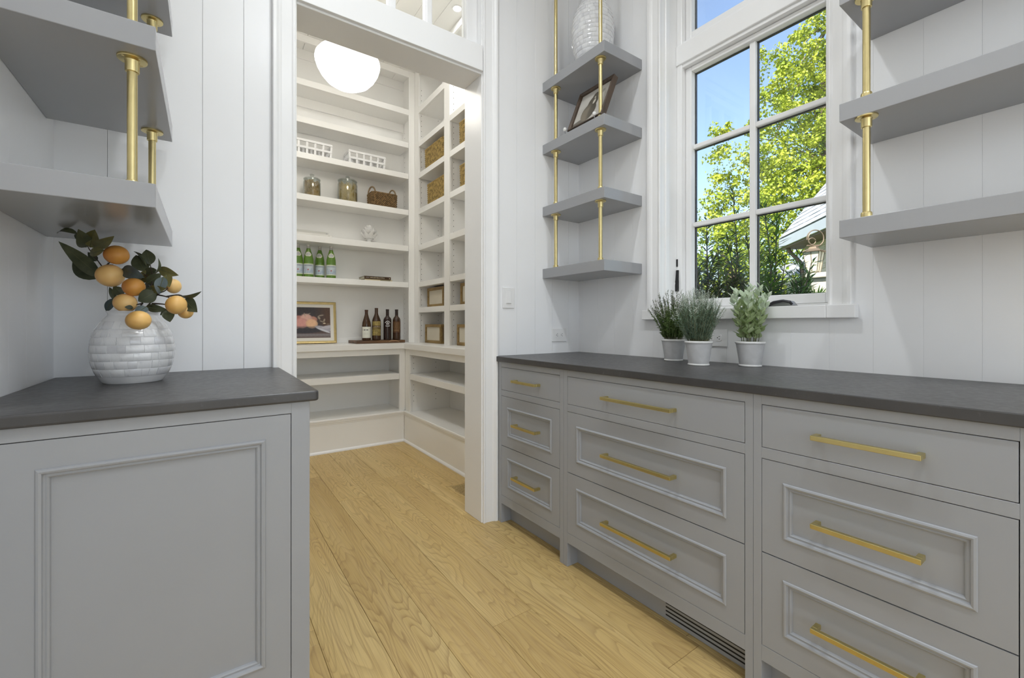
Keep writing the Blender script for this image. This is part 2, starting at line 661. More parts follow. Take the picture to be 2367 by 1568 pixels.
def wcasing(sgn, inner):
    pts = [(0, 0), (0, .016), (.003, .019), (.009, .019), (.012, .0165), (.016, .0155), (.046, .019), (.052, .0225), (.058, .0245), (.064, .026), (.0745, .026), (.0772, .023), (.0772, 0)]
    p = [(XW - y, inner + sgn * x) for x, y in pts]
    a = sum(p[i][0] * p[(i + 1) % len(p)][1] - p[(i + 1) % len(p)][0] * p[i][1] for i in range(len(p)))
    if a < 0: p = list(reversed(p))
    return MB().prism(p, 'z', 1.166, 3.16)


wcasing(-1, WY0).build('casing', T, wi)
wcasing(1, WY1).build('casing', T, wi)
box('head_casing', T, wi, XW - .022, XW, WY0 - .077, WY1 + .077, 3.08, 3.20, bev=.003)
box('stool', T, wi, 1.94, 2.20, WY0, WY1, 1.1155, 1.166, bev=.003)
box('stool_horn', T, wi, 1.94, XW, WY1, 1.536, 1.1155, 1.166, bev=.003)
box('stool_horn', T, wi, 1.94, XW, .583, WY0, 1.1155, 1.166, bev=.003)
for y0, y1 in ((WY1, WY1 + .02), (WY0 - .02, WY0)):
    box('jamb', M['sash'], wi, XW, 2.20, y0, y1, 1.166, WZ1)
for y0, y1 in ((WY1 - .008, WY1), (WY0, WY0 + .008)):
    box('jamb_bead', M['sash'], wi, 2.0, 2.03, y0, y1, 1.166, WZ1, bev=.003)
box('head_jamb', M['sash'], wi, XW, 2.20, WY0, WY1, WZ1 - .03, WZ1)
# fixed frame (stops)
for y0, y1 in ((WY1 - .032, WY1), (WY0, WY0 + .032)):
    box('frame_stile', M['sash'], wi, 2.104, 2.19, y0, y1, 1.166, WZ1 - .03, bev=.004)
box('frame_mullion', M['sash'], wi, 2.096, 2.19, WY0, WY1, 2.495, 2.600, bev=.004)
box('frame_mullion_stop', M['sash'], wi, 2.108, 2.19, WY0, WY1, 2.477, 2.4955, bev=.003)
box('frame_mullion_stop', M['sash'], wi, 2.108, 2.19, WY0, WY1, 2.5995, 2.614, bev=.003)
box('frame_sill', M['sash'], wi, 2.108, 2.19, WY0, WY1, 1.166, 1.180, bev=.003)
GY0, GY1, GZ0, GZ1 = .744, 1.364, 1.225, 2.45
SX0, SX1 = 2.135, 2.185
for y0, y1 in ((WY0 + .034, GY0), (GY1, WY1 - .034)):
    box('sash_stile', M['sash'], wi, SX0, SX1, y0, y1, 1.182, 2.475, bev=.004)
    box('transom_sash_stile', M['sash'], wi, SX0, SX1, y0, y1, 2.616, 3.04, bev=.004)
box('sash_rail', M['sash'], wi, SX0, SX1, GY0, GY1, 1.182, GZ0, bev=.004)
box('sash_rail', M['sash'], wi, SX0, SX1, GY0, GY1, GZ1, 2.475, bev=.004)
box('transom_sash_rail', M['sash'], wi, SX0, SX1, GY0, GY1, 2.616, 2.663, bev=.004)
box('transom_sash_rail', M['sash'], wi, SX0, SX1, GY0, GY1, 3.0, 3.04, bev=.004)
MY = 1.0525
box('muntin', M['sash'], wi, 2.150, 2.186, MY - .0145, MY + .0145, GZ0, GZ1, bev=.005)
box('muntin', M['sash'], wi, 2.150, 2.186, MY - .0145, MY + .0145, 2.663, 3.0, bev=.005)
for z in (2.047, 1.628):
    for y0, y1 in ((GY0, MY - .0145), (MY + .0145, GY1)):
        box('muntin', M['sash'], wi, 2.151, 2.186, y0, y1, z - .0125, z + .0125, bev=.005)
zs = [(GZ0, 1.6155), (1.6405, 2.0345), (2.0595, GZ1), (2.663, 3.0)]
for z0, z1 in zs:
    for y0, y1 in ((GY0, MY - .0145), (MY + .0145, GY1)):
        box('pane', M['glass'], wi, 2.168, 2.172, y0, y1, z0, z1)
        g = .0035                          # dark spacer of the insulated glass
        sp = MB().box(2.1722, 2.1852, y0, y0 + g, z0, z1).box(2.1722, 2.1852, y1 - g, y1, z0, z1).box(2.1722, 2.1852, y0, y1, z0, z0 + g).box(2.1722, 2.1852, y0, y1, z1 - g, z1)
        sp.build('glass_spacer', M['black'], wi)
# casement lock lever and folding crank
lk = MB()
lk.prism([(2.086, 1.270), (2.108, 1.270), (2.110, 1.300), (2.104, 1.335), (2.106, 1.385), (2.098, 1.386), (2.092, 1.335), (2.085, 1.300)], 'y', 1.418, 1.4325)
lk.build('sash_lock', M['black'], wi, bev=.002)
box('lock_plate', M['plastic'], wi, 2.082, 2.104, 1.4295, 1.4325, 1.268, 1.318, bev=.002)
ck = MB()
hh = [(0, .0), (.004, .016), (.02, .024), (.045, .028), (.07, .022), (.082, .006), (.08, 0)]
prof = [(.93 - a * 1.25, 1.166 + b * 1.15) for a, b in hh]
ck.prism(prof, 'x', 2.03, 2.085)
ck.build('crank_cover', M['steel'], wi, bev=.006, seg=3)
MB().tube([(2.028, .925, 1.172), (2.02, .90, 1.186), (2.02, .86, 1.192), (2.024, .835, 1.186), (2.03, .83, 1.176)], .0055, 8).build('crank_handle', M['black'], wi, smooth=True)
MB().box(2.10, 2.106, 1.4245, 1.4325, 1.405, 1.445).build('hinge', M['black'], wi)


# ------------------------------------------------------------------ grey base cabinets
XK = 1.3326
G = M['grey']


def bead_frame(x, a0, a1, z0, z1, rev=1):
    """applied moulding just inside a rectangular frame on a face looking along -x; a = y, mitred rings"""
    prof = [(-.001, .0005), (.001, .0035), (.005, .0050), (.009, .0035), (.011, -.002), (.0125, -.0025), (.0165, -.0015), (.0195, -.004), (.021, -.0095)]
    rows = []
    for i, o in prof:
        rows.append([(x - o, a0 + i, z0 + i), (x - o, a1 - i, z0 + i), (x - o, a1 - i, z1 - i), (x - o, a0 + i, z1 - i)])
    m = MB()
    m.rings(rows)
    m.f = [tuple(reversed(f)) for f in m.f]
    return m


def handle_mesh(yc, z, L):
    x1, x0, t = XK, XK - .0391, .0125
    m = MB()
    m.box(x0, x0 + t, yc - L / 2, yc + L / 2, z - t / 2, z + t / 2)
    for s in (-1, 1):
        e = yc + s * (L / 2 - t / 2)
        m.box(x0 + t, x1 - .0005, e - t / 2, e + t / 2, z - t / 2, z + t / 2)
    return m


def drawer(cab, y0, y1, z0, z1, framed, hl):
    g = .0016
    y0, y1, z0, z1 = y0 + g, y1 - g, z0 + g, z1 - g
    yc = (y0 + y1) / 2
    if framed:
        b0, b1, c0, c1 = y0 + .057, y1 - .057, z0 + .056, z1 - .056
        m = MB()
        m.box(XK, XK + .02, y0, y1, z0, c0).box(XK, XK + .02, y0, y1, c1, z1).box(XK, XK + .02, y0, b0, c0, c1).box(XK, XK + .02, b1, y1, c0, c1)
        d = m.build('drawer', G, cab)
        box('panel', G, d, XK + .009, XK + .019, b0 - .002, b1 + .002, c0 - .002, c1 + .002)
        bead_frame(XK, b0, b1, c0, c1).build('bead', G, d)
        zc = (c0 + c1) / 2
    else:
        d = box('drawer', G, cab, XK, XK + .02, y0, y1, z0, z1, bev=.0008, seg=1)
        zc = (z0 + z1) / 2
    handle_mesh(yc, zc, hl).build('handle', M['handle'], d, bev=.0012, seg=2)
    return d


def base_cabinet(label, y0, y1, o0, o1, hl, ends):
    """cabinet between y0 < y1, drawer opening o0..o1"""
    c = thing('base_cabinet', label, 'cabinet', ((XK + XW) / 2, (y0 + y1) / 2, 0), 'grey drawer cabinets under the window')
    zt, zb = .857, .1535
    top = .8855
    f = MB()
    f.box(XK, XK + .022, y0, o0, .0, top).box(XK, XK + .022, o1, y1, .0, top)
    f.box(XK, XK + .022, o0, o1, zt, top).box(XK, XK + .022, o0, o1, .7, .7315).box(XK, XK + .022, o0, o1, .107, zb)
    f.build('face_frame', G, c, bev=.0007, seg=1)
    box('carcass', M['gap'], c, XK + .030, XW - .004, y0 + .004, y1 - .004, .11, top - .002)
    for s, a in ((0, y0), (1, y1)):
        e0, e1 = (a, o0) if s == 0 else (o1, a)
        box('leg', G, c, XK + .022, XK + .0625, e0 + .0006, e1 - .0006, 0, .107)
    k = box('toe_kick', G, c, XK + .0614, XK + .075, y0 + .001, y1 - .001, 0.0015, .1085)
    drawer(c, o0, o1, .7315, zt, False, hl)
    drawer(c, o0, o1, .4265, .7, True, hl)
    drawer(c, o0, o1, zb, .4265, True, hl)
    return c, k


c1, k1 = base_cabinet('narrow grey three-drawer base cabinet at the doorway end of the window run', 1.4901, 2.0275, 1.5146, 1.998, .200, 0)
c2, k2 = base_cabinet('wide grey three-drawer base cabinet in the middle of the window run', .6500, 1.4893, .6737, 1.4634, .324, 0)
c3, k3 = base_cabinet('grey three-drawer base cabinet nearest the camera in the window run', .1040, .6492, .1303, .6258, .217, 0)
xv = XK + .0614
for z in (.062, .0475, .033, .0185):
    box('vent_slot', M['slot'], k2, xv - .0006, xv + .004, .676, .994, z - .0026, z + .0026)
box('end_panel', G, c3, XK + .022, XW - .001, .1040, .1075, 0, .8855)

# counter on the window run (notched round the door casing)
mc = MB()
mc.prism([(1.319, .085), (1.9745, .085), (1.9745, 2.0602), (1.3345, 2.0602), (1.3345, 2.029), (1.319, 2.029)], 'z', .8862, .914)
tagp(mc.build('countertop', M['stone'], None, bev=.0025, seg=2), 'long dark grey stone countertop under the window', 'countertop')

# left base cabinet: we see its end panel, looking towards the camera
YK = 1.272
lc = thing('base_cabinet', 'grey base cabinet with a framed end panel against the left wall', 'cabinet', (-.09, 1.65, 0))
f = MB()
f.box(XL + .001, -.3405, YK, YK + .022, 0, .8855).box(.185, .2295, YK, YK + .022, 0, .8855)
f.box(-.3405, .185, YK, YK + .022, .857, .8855).box(-.3405, .185, YK, YK + .022, 0, .107)
f.build('face_frame', G, lc, bev=.0007, seg=1)
box('carcass', M['gap'], lc, XL + .003, .205, YK + .030, 2.027, .11, .8835)
box('side_panel', G, lc, .2085, .2295, YK + .022, 2.0275, 0, .8855)
p0, p1, q0, q1 = -.3389, .1834, .1086, .8554
b0, b1, r0, r1 = -.2805, .1254, .2170, .7970
m = MB()
m.box(p0, p1, YK, YK + .02, q0, r0).box(p0, p1, YK, YK + .02, r1, q1).box(p0, b0, YK, YK + .02, r0, r1).box(b1, p1, YK, YK + .02, r0, r1)
dr = m.build('end_panel', G, lc)
box('panel', G, dr, b0 - .002, b1 + .002, YK + .009, YK + .019, r0 - .002, r1 + .002)
bd = bead_frame(0, 0, b1 - b0, r0, r1)
bd.v = [(b0 + y, YK + x, z) for x, y, z in bd.v]
bd.f = [tuple(reversed(fc)) for fc in bd.f]
bd.build('bead', G, dr)

mc = MB()
r = .012
arc = [(.2507 - r + r * math.sin(t), 1.2575 + r - r * math.cos(t)) for t in [i * PI / 10 for i in range(6)]]
mc.prism([(XL + .0004, 1.2575)] + arc + [(.2507, 2.0275), (.2253, 2.0275), (.2253, 2.0602), (XL + .0004, 2.0602)], 'z', .8862, .914)
tagp(mc.build('countertop', M['stone'], None, bev=.0055, seg=3), 'short dark grey stone countertop under the left shelves, white vase on it', 'countertop')

# ------------------------------------------------------------------ floating shelves on brass pipes
SZ = [1.369, 1.744, 2.120, 2.497]
ST = .0575
B = M['brass']
PR = .0102


def pipe(parent, x, y, z0, z1):
    p = MB().cyl((x, y, z0), (x, y, z1), PR, 24).build('pipe', B, parent, smooth=True)
    fl_ = MB().lathe([(0, 0), (PR + .0012, 0), (.0148, -.0) if False else (.0135, .0), (.0142, .003), (.0142, .024), (.0155, .027), (.0285, .0285), (.0295, .030), (.0295, .0338), (0, .0338)], (x, y, z1 - .034), 32)
    fo = fl_.build('flange', B, p, smooth=True, sharp=.5)
    for k in range(4):
        a = PI / 4 + k * PI / 2
        MB().lathe([(0, 0), (.0030, .0004), (.0038, .0018), (.0038, .004)], (x + .0222 * math.cos(a), y + .0222 * math.sin(a), z1 - .0072), 12).build('screw', B, p, smooth=True)
    MB().lathe([(0, 0), (.0150, 0), (.0150, .012), (.0138, .0165), (PR + .0005, .018)], (x, y, z0), 28).build('collar', B, p, smooth=True, sharp=.5)


def shelf_unit(label, x0, x1, y0, y1, rods, base):
    u = thing('pipe_shelf_unit', label, 'shelves', base, 'grey shelves hung on brass pipes')
    for z in SZ:
        box('shelf', M['shelfgrey'], u, x0, x1, y0, y1, z, z + ST, bev=.0016)
    for x, y in rods:
        for z0, z1 in zip(SZ, SZ[1:] + [CEIL]):
            pipe(u, x, y, z0 + ST, z1)
    return u


shelf_unit('short corner stack of grey shelves on brass pipes between doorway and window', 1.675, 1.9745, 1.561, 2.0605, [(1.708, 1.618), (1.708, 1.977)], (1.82, 1.81, SZ[0]))
shelf_unit('stack of grey shelves on brass pipes to the right of the window', 1.675, 1.9745, -.20, .546, [(1.700, .482), (1.700, -.14)], (1.82, .2, SZ[0]))
shelf_unit('stack of grey shelves on brass pipes over the left counter', XL + .0005, -.0967, 1.3408, 1.9793, [(-.1467, 1.4125), (-.1467, 1.903)], (-.25, 1.65, SZ[0]))

# ------------------------------------------------------------------ switch and outlets
W_ = M['plastic']
sw = thing('light_switch', 'white rocker light switch on the wall right of the doorway', 'switch', (1.42, YD, 1.183))
pl = MB().box(1.380, 1.461, YD - .006, YD - .0002, 1.183, 1.302).build('cover_plate', W_, sw, bev=.003, seg=3)
MB().box(1.402, 1.439, YD - .0075, YD - .005, 1.209, 1.279).build('switch_frame', W_, sw, bev=.001)
MB().add([(1.4055, YD - .0078, 1.276), (1.4355, YD - .0078, 1.276), (1.4355, YD - .0125, 1.212), (1.4055, YD - .0125, 1.212), (1.4055, YD - .004, 1.276), (1.4355, YD - .004, 1.276), (1.4355, YD - .004, 1.212), (1.4055, YD - .004, 1.212)],
         [(3, 2, 1, 0), (4, 5, 6, 7), (0, 1, 5, 4), (1, 2, 6, 5), (2, 3, 7, 6), (3, 0, 4, 7)]).build('rocker', W_, sw, bev=.0008)


def outlet(label, cx, cy, cz, face):
    """horizontal duplex outlet; face 'y' = on the door wall, 'x' = on the window wall"""
    def mp(a, d, z):                     # a along wall, d out of the wall
        return (cx + a, YD - d, cz + z) if face == 'y' else (XW - d, cy - a, cz + z)

    def bx(a0, a1, d0, d1, z0, z1):
        v = [mp(a, d, z) for a in (a0, a1) for d in (d0, d1) for z in (z0, z1)]
        x, y, z = zip(*v)
        return MB().box(min(x), max(x), min(y), max(y), min(z), max(z))
    o = thing('outlet', label, 'outlet', mp(0, 0, -.041))
    bx(-.0595, .0595, .0002, .006, -.0415, .0415).build('cover_plate', W_, o, bev=.003, seg=3)
    for s in (-.0195, .0195):
        n = 24
        pts = []
        for i in range(n):
            t = 2 * PI * i / n
            pts.append((s + max(-.0125, min(.0125, .0172 * math.cos(t))), .0165 * math.sin(t)))
        vs = [mp(a, .0078, z) for a, z in pts] + [mp(a, .005, z) for a, z in pts]
        fs = [tuple(range(n))] + [(i, n + i, n + (i + 1) % n, (i + 1) % n) for i in range(n)]
        fc = MB().add(vs, fs).build('socket', W_, o)
        for z in (-.0062, .0062):
            bx(s - .001, s + .0055, .0076, .0081, z - .0012, z + .0012).build('slot', M['slot'], fc)
        bx(s - .0085, s - .0045, .0076, .0081, -.0022, .0022).build('slot', M['slot'], fc)
    MB().cyl(mp(0, .0055, 0), mp(0, .0068, 0), .0028, 12).build('screw', W_, o)
    return o


outlet('white outlet on the door wall just above the counter corner', 1.805, 0, 1.025, 'y')
outlet('white outlet under the window stool, half hidden by the middle potted herb', 0, 1.135, 1.028, 'x')

# ------------------------------------------------------------------ ceiling lights
def can(x, y, label, zc, k=1.0):
    c = thing('recessed_light', label, 'light', (x, y, zc), None)
    MB().lathe([(.062 * k, -.001), (.064 * k, -.006), (.080 * k, -.006), (.082 * k, -.001), (.082 * k, .0), (.062 * k, 0)], (x, y, zc), 32).build('trim_ring', T, c, smooth=True)
    MB().lathe([(0, -.0032), (.040 * k, -.003), (.0625 * k, -.002), (.0625 * k, -.0005), (0, -.0005)], (x, y, zc), 32).build('lens', M['can'], c, smooth=True)


for (x, y), w in zip(CAN_MAIN, ('over the middle of the room', 'behind the camera at the left', 'behind the camera at the right')):
    can(x, y, 'round recessed ceiling light ' + w, CEIL)
can(1.625, 3.065, 'small round recessed ceiling light of the pantry seen through the transom glass', PCE, .5)
can(.30, 3.2, 'small round recessed ceiling light over the left half of the pantry', PCE, .5)

pd = thing('pendant_lamp', 'white glass bowl pendant lamp glowing in the pantry', 'lamp', (.789, 3.05, 2.692))
LZ_ = 2.692
pf = [(0, 0), (.055, .003), (.100, .018), (.140, .048), (.172, .092), (.194, .140), (.205, .180), (.2075, .200), (.204, .222), (.190, .245), (.160, .266), (.120, .282), (.080, .292), (.062, .297)]
pf = [(r_, z_ * .84) for r_, z_ in pf]
MB().lathe(pf, (.789, 3.05, 2.692), 56).build('glass_shade', M['lamp'], pd, smooth=True, sharp=1.2)
MB().lathe([(.060, 0), (.066, .004), (.066, .05), (.05, .06), (.012, .066), (.009, .12)], (.789, 3.05, 2.938), 32).build('fitter', B, pd, smooth=True)
MB().cyl((.789, 3.05, 3.02), (.789, 3.05, PCE - .03), .008, 16).build('rod', B, pd, smooth=True)
MB().lathe([(.0, -.03), (.02, -.03), (.06, -.012), (.062, -.0125), (0, -.0125)], (.789, 3.05, PCE), 32).build('canopy', B, pd, smooth=True)


# ------------------------------------------------------------------ pantry built-ins
P_ = M['pantry']
LZ0, LZ1 = .863, .9125                    # ledge
YB0, XB0 = 3.93, 1.535                    # face frames of the lower cabinets
YU, XU = 4.10, 1.698                      # face frames of the upper shelving
UPZ = [(3.150, 3.204), (2.827, 2.879), (2.521, 2.572), (2.165, 2.217), (1.810, 1.864), (1.453, 1.504)]
RZ1 = [(3.146, 3.206), (2.817, 2.868), (2.511, 2.562), (2.162, 2.213), (1.809, 1.862), (1.454, 1.501), (1.205, 1.254)]


def base_trim(parent, ax, face, a0, a1, sgn):
    """tall plinth board, stepped cap and shoe moulding; ax 'x' runs along x on a face y=face, 'y' along y on a face x=face"""
    def pr(poly, name):
        if ax == 'x':
            p = [(face - d, z) for d, z in poly]
            MB().prism([(a, b) for a, b in p], 'x', a0, a1).build(name, P_ if name != 'shoe' else T, parent)
        else:
            p = [(face - d, z) for d, z in poly]
            m_ = MB().prism(p, 'y', a0, a1)
            m_.build(name, P_ if name != 'shoe' else T, parent)
    pr([(0, 0), (-.02, 0), (-.02, .235), (0, .235)][::-1], 'plinth_board')
    pr([(-.03, .235), (-.03, .2852), (.004, .2852), (.0085, .280), (.0085, .268), (.005, .264), (.005, .254), (.002, .248), (.0015, .240), (.0, .235)], 'plinth_cap')
    pr([(0, 0), (.0115, 0), (.011, .008), (.007, .016), (.002, .021), (0, .022)], 'shoe')


def holes(parent, pts, ax, r=.0032):
    """little recess discs for the shelf pins: dark, joined, too small to pick apart"""
    m = MB()
    for x, y, z in pts:
        if ax == 'y': m.cyl((x, y - .0006, z), (x, y + .001, z), r, 8)
        else: m.cyl((x - .0006, y, z), (x + .001, y, z), r, 8)
    m.build('shelf_pin_hole', M['slot'], parent, kind='stuff')


# lower cabinet along the far wall
lo = thing('lower_cabinet', 'white open lower cabinet along the far wall of the pantry', 'cabinet', (.65, 4.1, 0))
fm = MB()
fm.box(1.481, XB0, YB0, YB0 + .02, .285, LZ0 - .0004).box(PXL, 1.481, YB0, YB0 + .02, .811, LZ0 - .0004).box(PXL, -.40, YB0, YB0 + .02, .285, .811)
fm.build('face_frame', P_, lo, bev=.001, seg=1)
box('side_panel', P_, lo, 1.526, 1.545, YB0 + .021, PYB, .285, LZ0 - .001)
box('back_panel', P_, lo, PXL, 1.526, PYB - .004, PYB + .008, .285, LZ0 - .001)
box('deck', P_, lo, PXL, 1.526, 3.925, PYB - .004, .262, .2850)
box('shelf', P_, lo, -.395, 1.4785, YB0 + .002, PYB - .006, .581, .6335, bev=.0015)
box('shelf_cleat', P_, lo, 1.4785, 1.525, YB0 + .06, PYB - .01, .583, .606)
base_trim(lo, 'x', 3.918, PXL, 1.5195, 1)
holes(lo, [(1.5255, 0, 0)], 'y') if False else None

# lower cabinet along the right wall
lr_ = thing('lower_cabinet', 'white open lower cabinet along the right side of the pantry', 'cabinet', (1.75, 3.1, 0))
fm = MB()
fm.box(XB0, XB0 + .02, 3.821, YB0, .285, LZ0 - .0004).box(XB0, XB0 + .02, 2.25, 3.821, .811, LZ0 - .0004).box(XB0, XB0 + .02, 2.25, 2.32, .285, .811)
fm.build('face_frame', P_, lr_, bev=.001, seg=1)
box('side_panel', P_, lr_, XB0 + .021, PXB, 3.829, 3.848, .285, LZ0 - .001)
box('back_panel', P_, lr_, PXB, PXB + .01, 2.25, 3.829, .285, LZ0 - .001)
box('deck', P_, lr_, 1.526, PXB - .001, 2.25, 3.828, .262, .2850)
box('shelf', P_, lr_, XB0 + .002, PXB - .004, 2.33, 3.8165, .584, .636, bev=.0015)
base_trim(lr_, 'y', 1.5215, 2.25, 3.9175, 1)
holes(lr_, [(x, 3.829, z) for x in (1.578, 1.80) for z in (.38, .43, .48, .53, .68, .73, .78) if not (.57 < z < .65)], 'y')

# L-shaped ledge
MBL = MB().prism([(PXL, 3.910), (1.513, 3.910), (1.513, 2.25), (PXB + .008, 2.25), (PXB + .008, PYB + .008), (PXL, PYB + .008)], 'z', LZ0, LZ1)
tagp(MBL.build('ledge_worktop', P_, None, bev=.003), 'white L-shaped ledge on top of the pantry lower cabinets', 'worktop')

# upper shelving along the far wall
ub = thing('upper_shelving', 'tall white open shelving along the far wall of the pantry', 'shelves', (.7, 4.22, LZ1))
z00 = LZ1 + .0004
fm = MB()
fm.box(1.640, XU, YU, YU + .02, z00, PCE - .001).box(PXL, 1.640, YU, YU + .02, 3.524, PCE - .001).box(-.30, -.22, YU, YU + .02, z00, 3.524)
fm.build('face_frame', P_, ub, bev=.001, seg=1)
box('side_panel', P_, ub, 1.676, 1.694, YU + .021, PYB, z00, PCE - .001)
box('back_panel', P_, ub, PXL, 1.676, PYB - .004, PYB + .008, z00, PCE - .001)
for i, (z0, z1) in enumerate(UPZ):
    if i == 0:
        box('shelf', P_, ub, -.22, 1.6755, YU + .0205, PYB - .005, z0, z1)
        box('shelf_edge', P_, ub, -.22, 1.6395, YU, YU + .020, z0, z1, bev=.001, seg=1)
    else:
        box('shelf', P_, ub, -.215, 1.6375, YU + .001, PYB - .006, z0, z1, bev=.0015)
for z in (3.150, PCE):
    box('nailer', P_, ub, -.22, 1.6755, PYB - .022, PYB - .0045, z - .085, z - .0005, bev=.001, seg=1)
box('backsplash', P_, ub, -.215, 1.675, PYB - .014, PYB - .0045, z00, .962, bev=.002)
holes(ub, [(1.6762, y, z) for y in (4.16, 4.30) for z in np.arange(1.0, 3.1, .05) if all(not (a - .012 < z < b + .012) for a, b in UPZ)], 'x')

# upper shelving along the right wall
ur = thing('upper_shelving', 'tall white shelving in bays along the right side of the pantry', 'shelves', (1.82, 3.3, LZ1))
fm = MB()
fm.box(XU, XU + .02, 4.000, YU, z00, PCE - .001).box(XU, XU + .02, 3.341, 3.444, z00, PCE - .001).box(XU, XU + .02, 2.685, 2.785, z00, PCE - .001)
fm.box(XU, XU + .02, 3.444, 4.0, 3.524, PCE - .001).box(XU, XU + .02, 2.785, 3.341, 3.524, PCE - .001)
fm.build('face_frame', P_, ur, bev=.001, seg=1)
box('partition', P_, ur, XU + .021, PXB, 4.008, 4.027, z00, PCE - .001)
box('partition', P_, ur, XU + .021, PXB, 3.348, 3.367, z00, PCE - .001)
box('partition', P_, ur, XU + .021, PXB, 3.418, 3.437, z00, PCE - .001)
box('partition', P_, ur, XU + .021, PXB, 2.73, 2.75, z00, PCE - .001)
box('back_panel', P_, ur, PXB, PXB + .01, 2.69, 4.027, z00, PCE - .001)
for a0, a1, w0, w1 in ((3.444, 4.0, 3.437, 4.008), (2.785, 3.341, 2.75, 3.348)):
    for i, (z0, z1) in enumerate(RZ1):
        if i == 0:
            if a0 > 3.4:
                box('shelf', P_, ur, XU + .0205, PXB - .002, w0, w1, z0, z1)
                box('shelf_edge', P_, ur, XU, XU + .02, a0, a1, z0, z1, bev=.001, seg=1)
            continue
        box('shelf', P_, ur, XU + .001, PXB - .004, a0 + .003, a1 - .003, z0, z1, bev=.0015)
zz = [z for z in np.arange(.98, 3.4, .05) if all(not (a - .012 < z < b + .012) for a, b in RZ1[1:])]
holes(ur, [(x, 4.008, z) for x in (1.7325, 1.912) for z in zz] + [(x, 3.348, z) for x in (1.741, 1.912) for z in zz], 'y')

# floor register
rg = thing('floor_register', 'oak floor register with slats set flush in the pantry floor', 'vent', (1.40, 2.53, 0))
q = MB()
q.box(1.322, 1.345, 2.395, 2.66, -.012, .0022).box(1.455, 1.478, 2.395, 2.66, -.012, .0022).box(1.345, 1.455, 2.395, 2.43, -.012, .0022).box(1.345, 1.455, 2.63, 2.66, -.012, .0022)
q.build('frame', M['oak'], rg, bev=.001, seg=1)
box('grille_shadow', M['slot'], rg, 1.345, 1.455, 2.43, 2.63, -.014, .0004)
for i in range(11):
    y = 2.437 + i * .0178
    box('slat', M['oak'], rg, 1.345, 1.455, y, y + .010, -.012, .0018)
MB().cyl((1.335, 2.412, .002), (1.335, 2.412, .0028), .003, 10).build('screw', M['black'], rg)


# ------------------------------------------------------------------ things on the pantry shelves
def srgb(*c):
    return tuple(((x / 255) / 12.92 if x / 255 <= .04045 else ((x / 255 + .055) / 1.055) ** 2.4) for x in c)


def print_grid(name, nx, ny, fn, xf, parent, m=None, at=None):
    """flat print: a fine grid whose vertex colours are fn(u, v) in sRGB 0..255; xf(u, v) gives its place"""
    us, vs = np.linspace(0, 1, nx), np.linspace(0, 1, ny)
    U, V = np.meshgrid(us, vs)
    col = np.clip(fn(U, V), 0, 255) / 255
    col = np.where(col <= .04045, col / 12.92, ((col + .055) / 1.055) ** 2.4)
    b = MB()
    b.v = [tuple(xf(u, v)) for v in vs for u in us]
    b.f = [(j * nx + i, j * nx + i + 1, (j + 1) * nx + i + 1, (j + 1) * nx + i) for j in range(ny - 1) for i in range(nx - 1)]
    o = b.build(name, m or M['print'], parent, at=at, smooth=True)
    a = o.data.color_attributes.new('Col', 'FLOAT_COLOR', 'POINT')
    rgba = np.concatenate([col.reshape(-1, 3), np.ones((nx * ny, 1))], 1).astype(np.float32)
    a.data.foreach_set('color', rgba.ravel())
    return o


def lettering(text, size, m, parent, xf, name='lettering', align='CENTER'):
    cu = bpy.data.curves.new(name, 'FONT')
    cu.body = text
    cu.size = size
    cu.align_x = align
    cu.align_y = 'CENTER'
    cu.resolution_u = 3
    o = bpy.data.objects.new(name, cu)
    COL.objects.link(o)
    dg = bpy.context.evaluated_depsgraph_get()
    me = bpy.data.meshes.new_from_object(o.evaluated_get(dg))
    COL.objects.unlink(o)
    bpy.data.objects.remove(o)
    b = MB()
    b.v = [tuple(xf(v.co.x, v.co.y)) for v in me.vertices]
    b.f = [tuple(p.vertices) for p in me.polygons]
    bpy.data.meshes.remove(me)
    return b.build(name, m, parent)


INK = mat('dark_ink', (.012, .014, .03), .6, var=0)
CREAM_INK = mat('cream_ink', (.70, .62, .45), .5, var=0)
WHITE_INK = mat('white_ink', (.75, .75, .76), .5, var=0)


def blob(U, V, cx, cy, rx, ry, soft=.15, ang=0):
    c, s = math.cos(ang), math.sin(ang)
    X, Y = U - cx, V - cy
    d = np.sqrt(((X * c + Y * s) / rx) ** 2 + ((-X * s + Y * c) / ry) ** 2)
    return np.clip((1 + soft - d) / soft / 1.0, 0, 1)


def lay(img, mask, col):
    return img * (1 - mask[..., None]) + np.array(col, float) * mask[..., None]


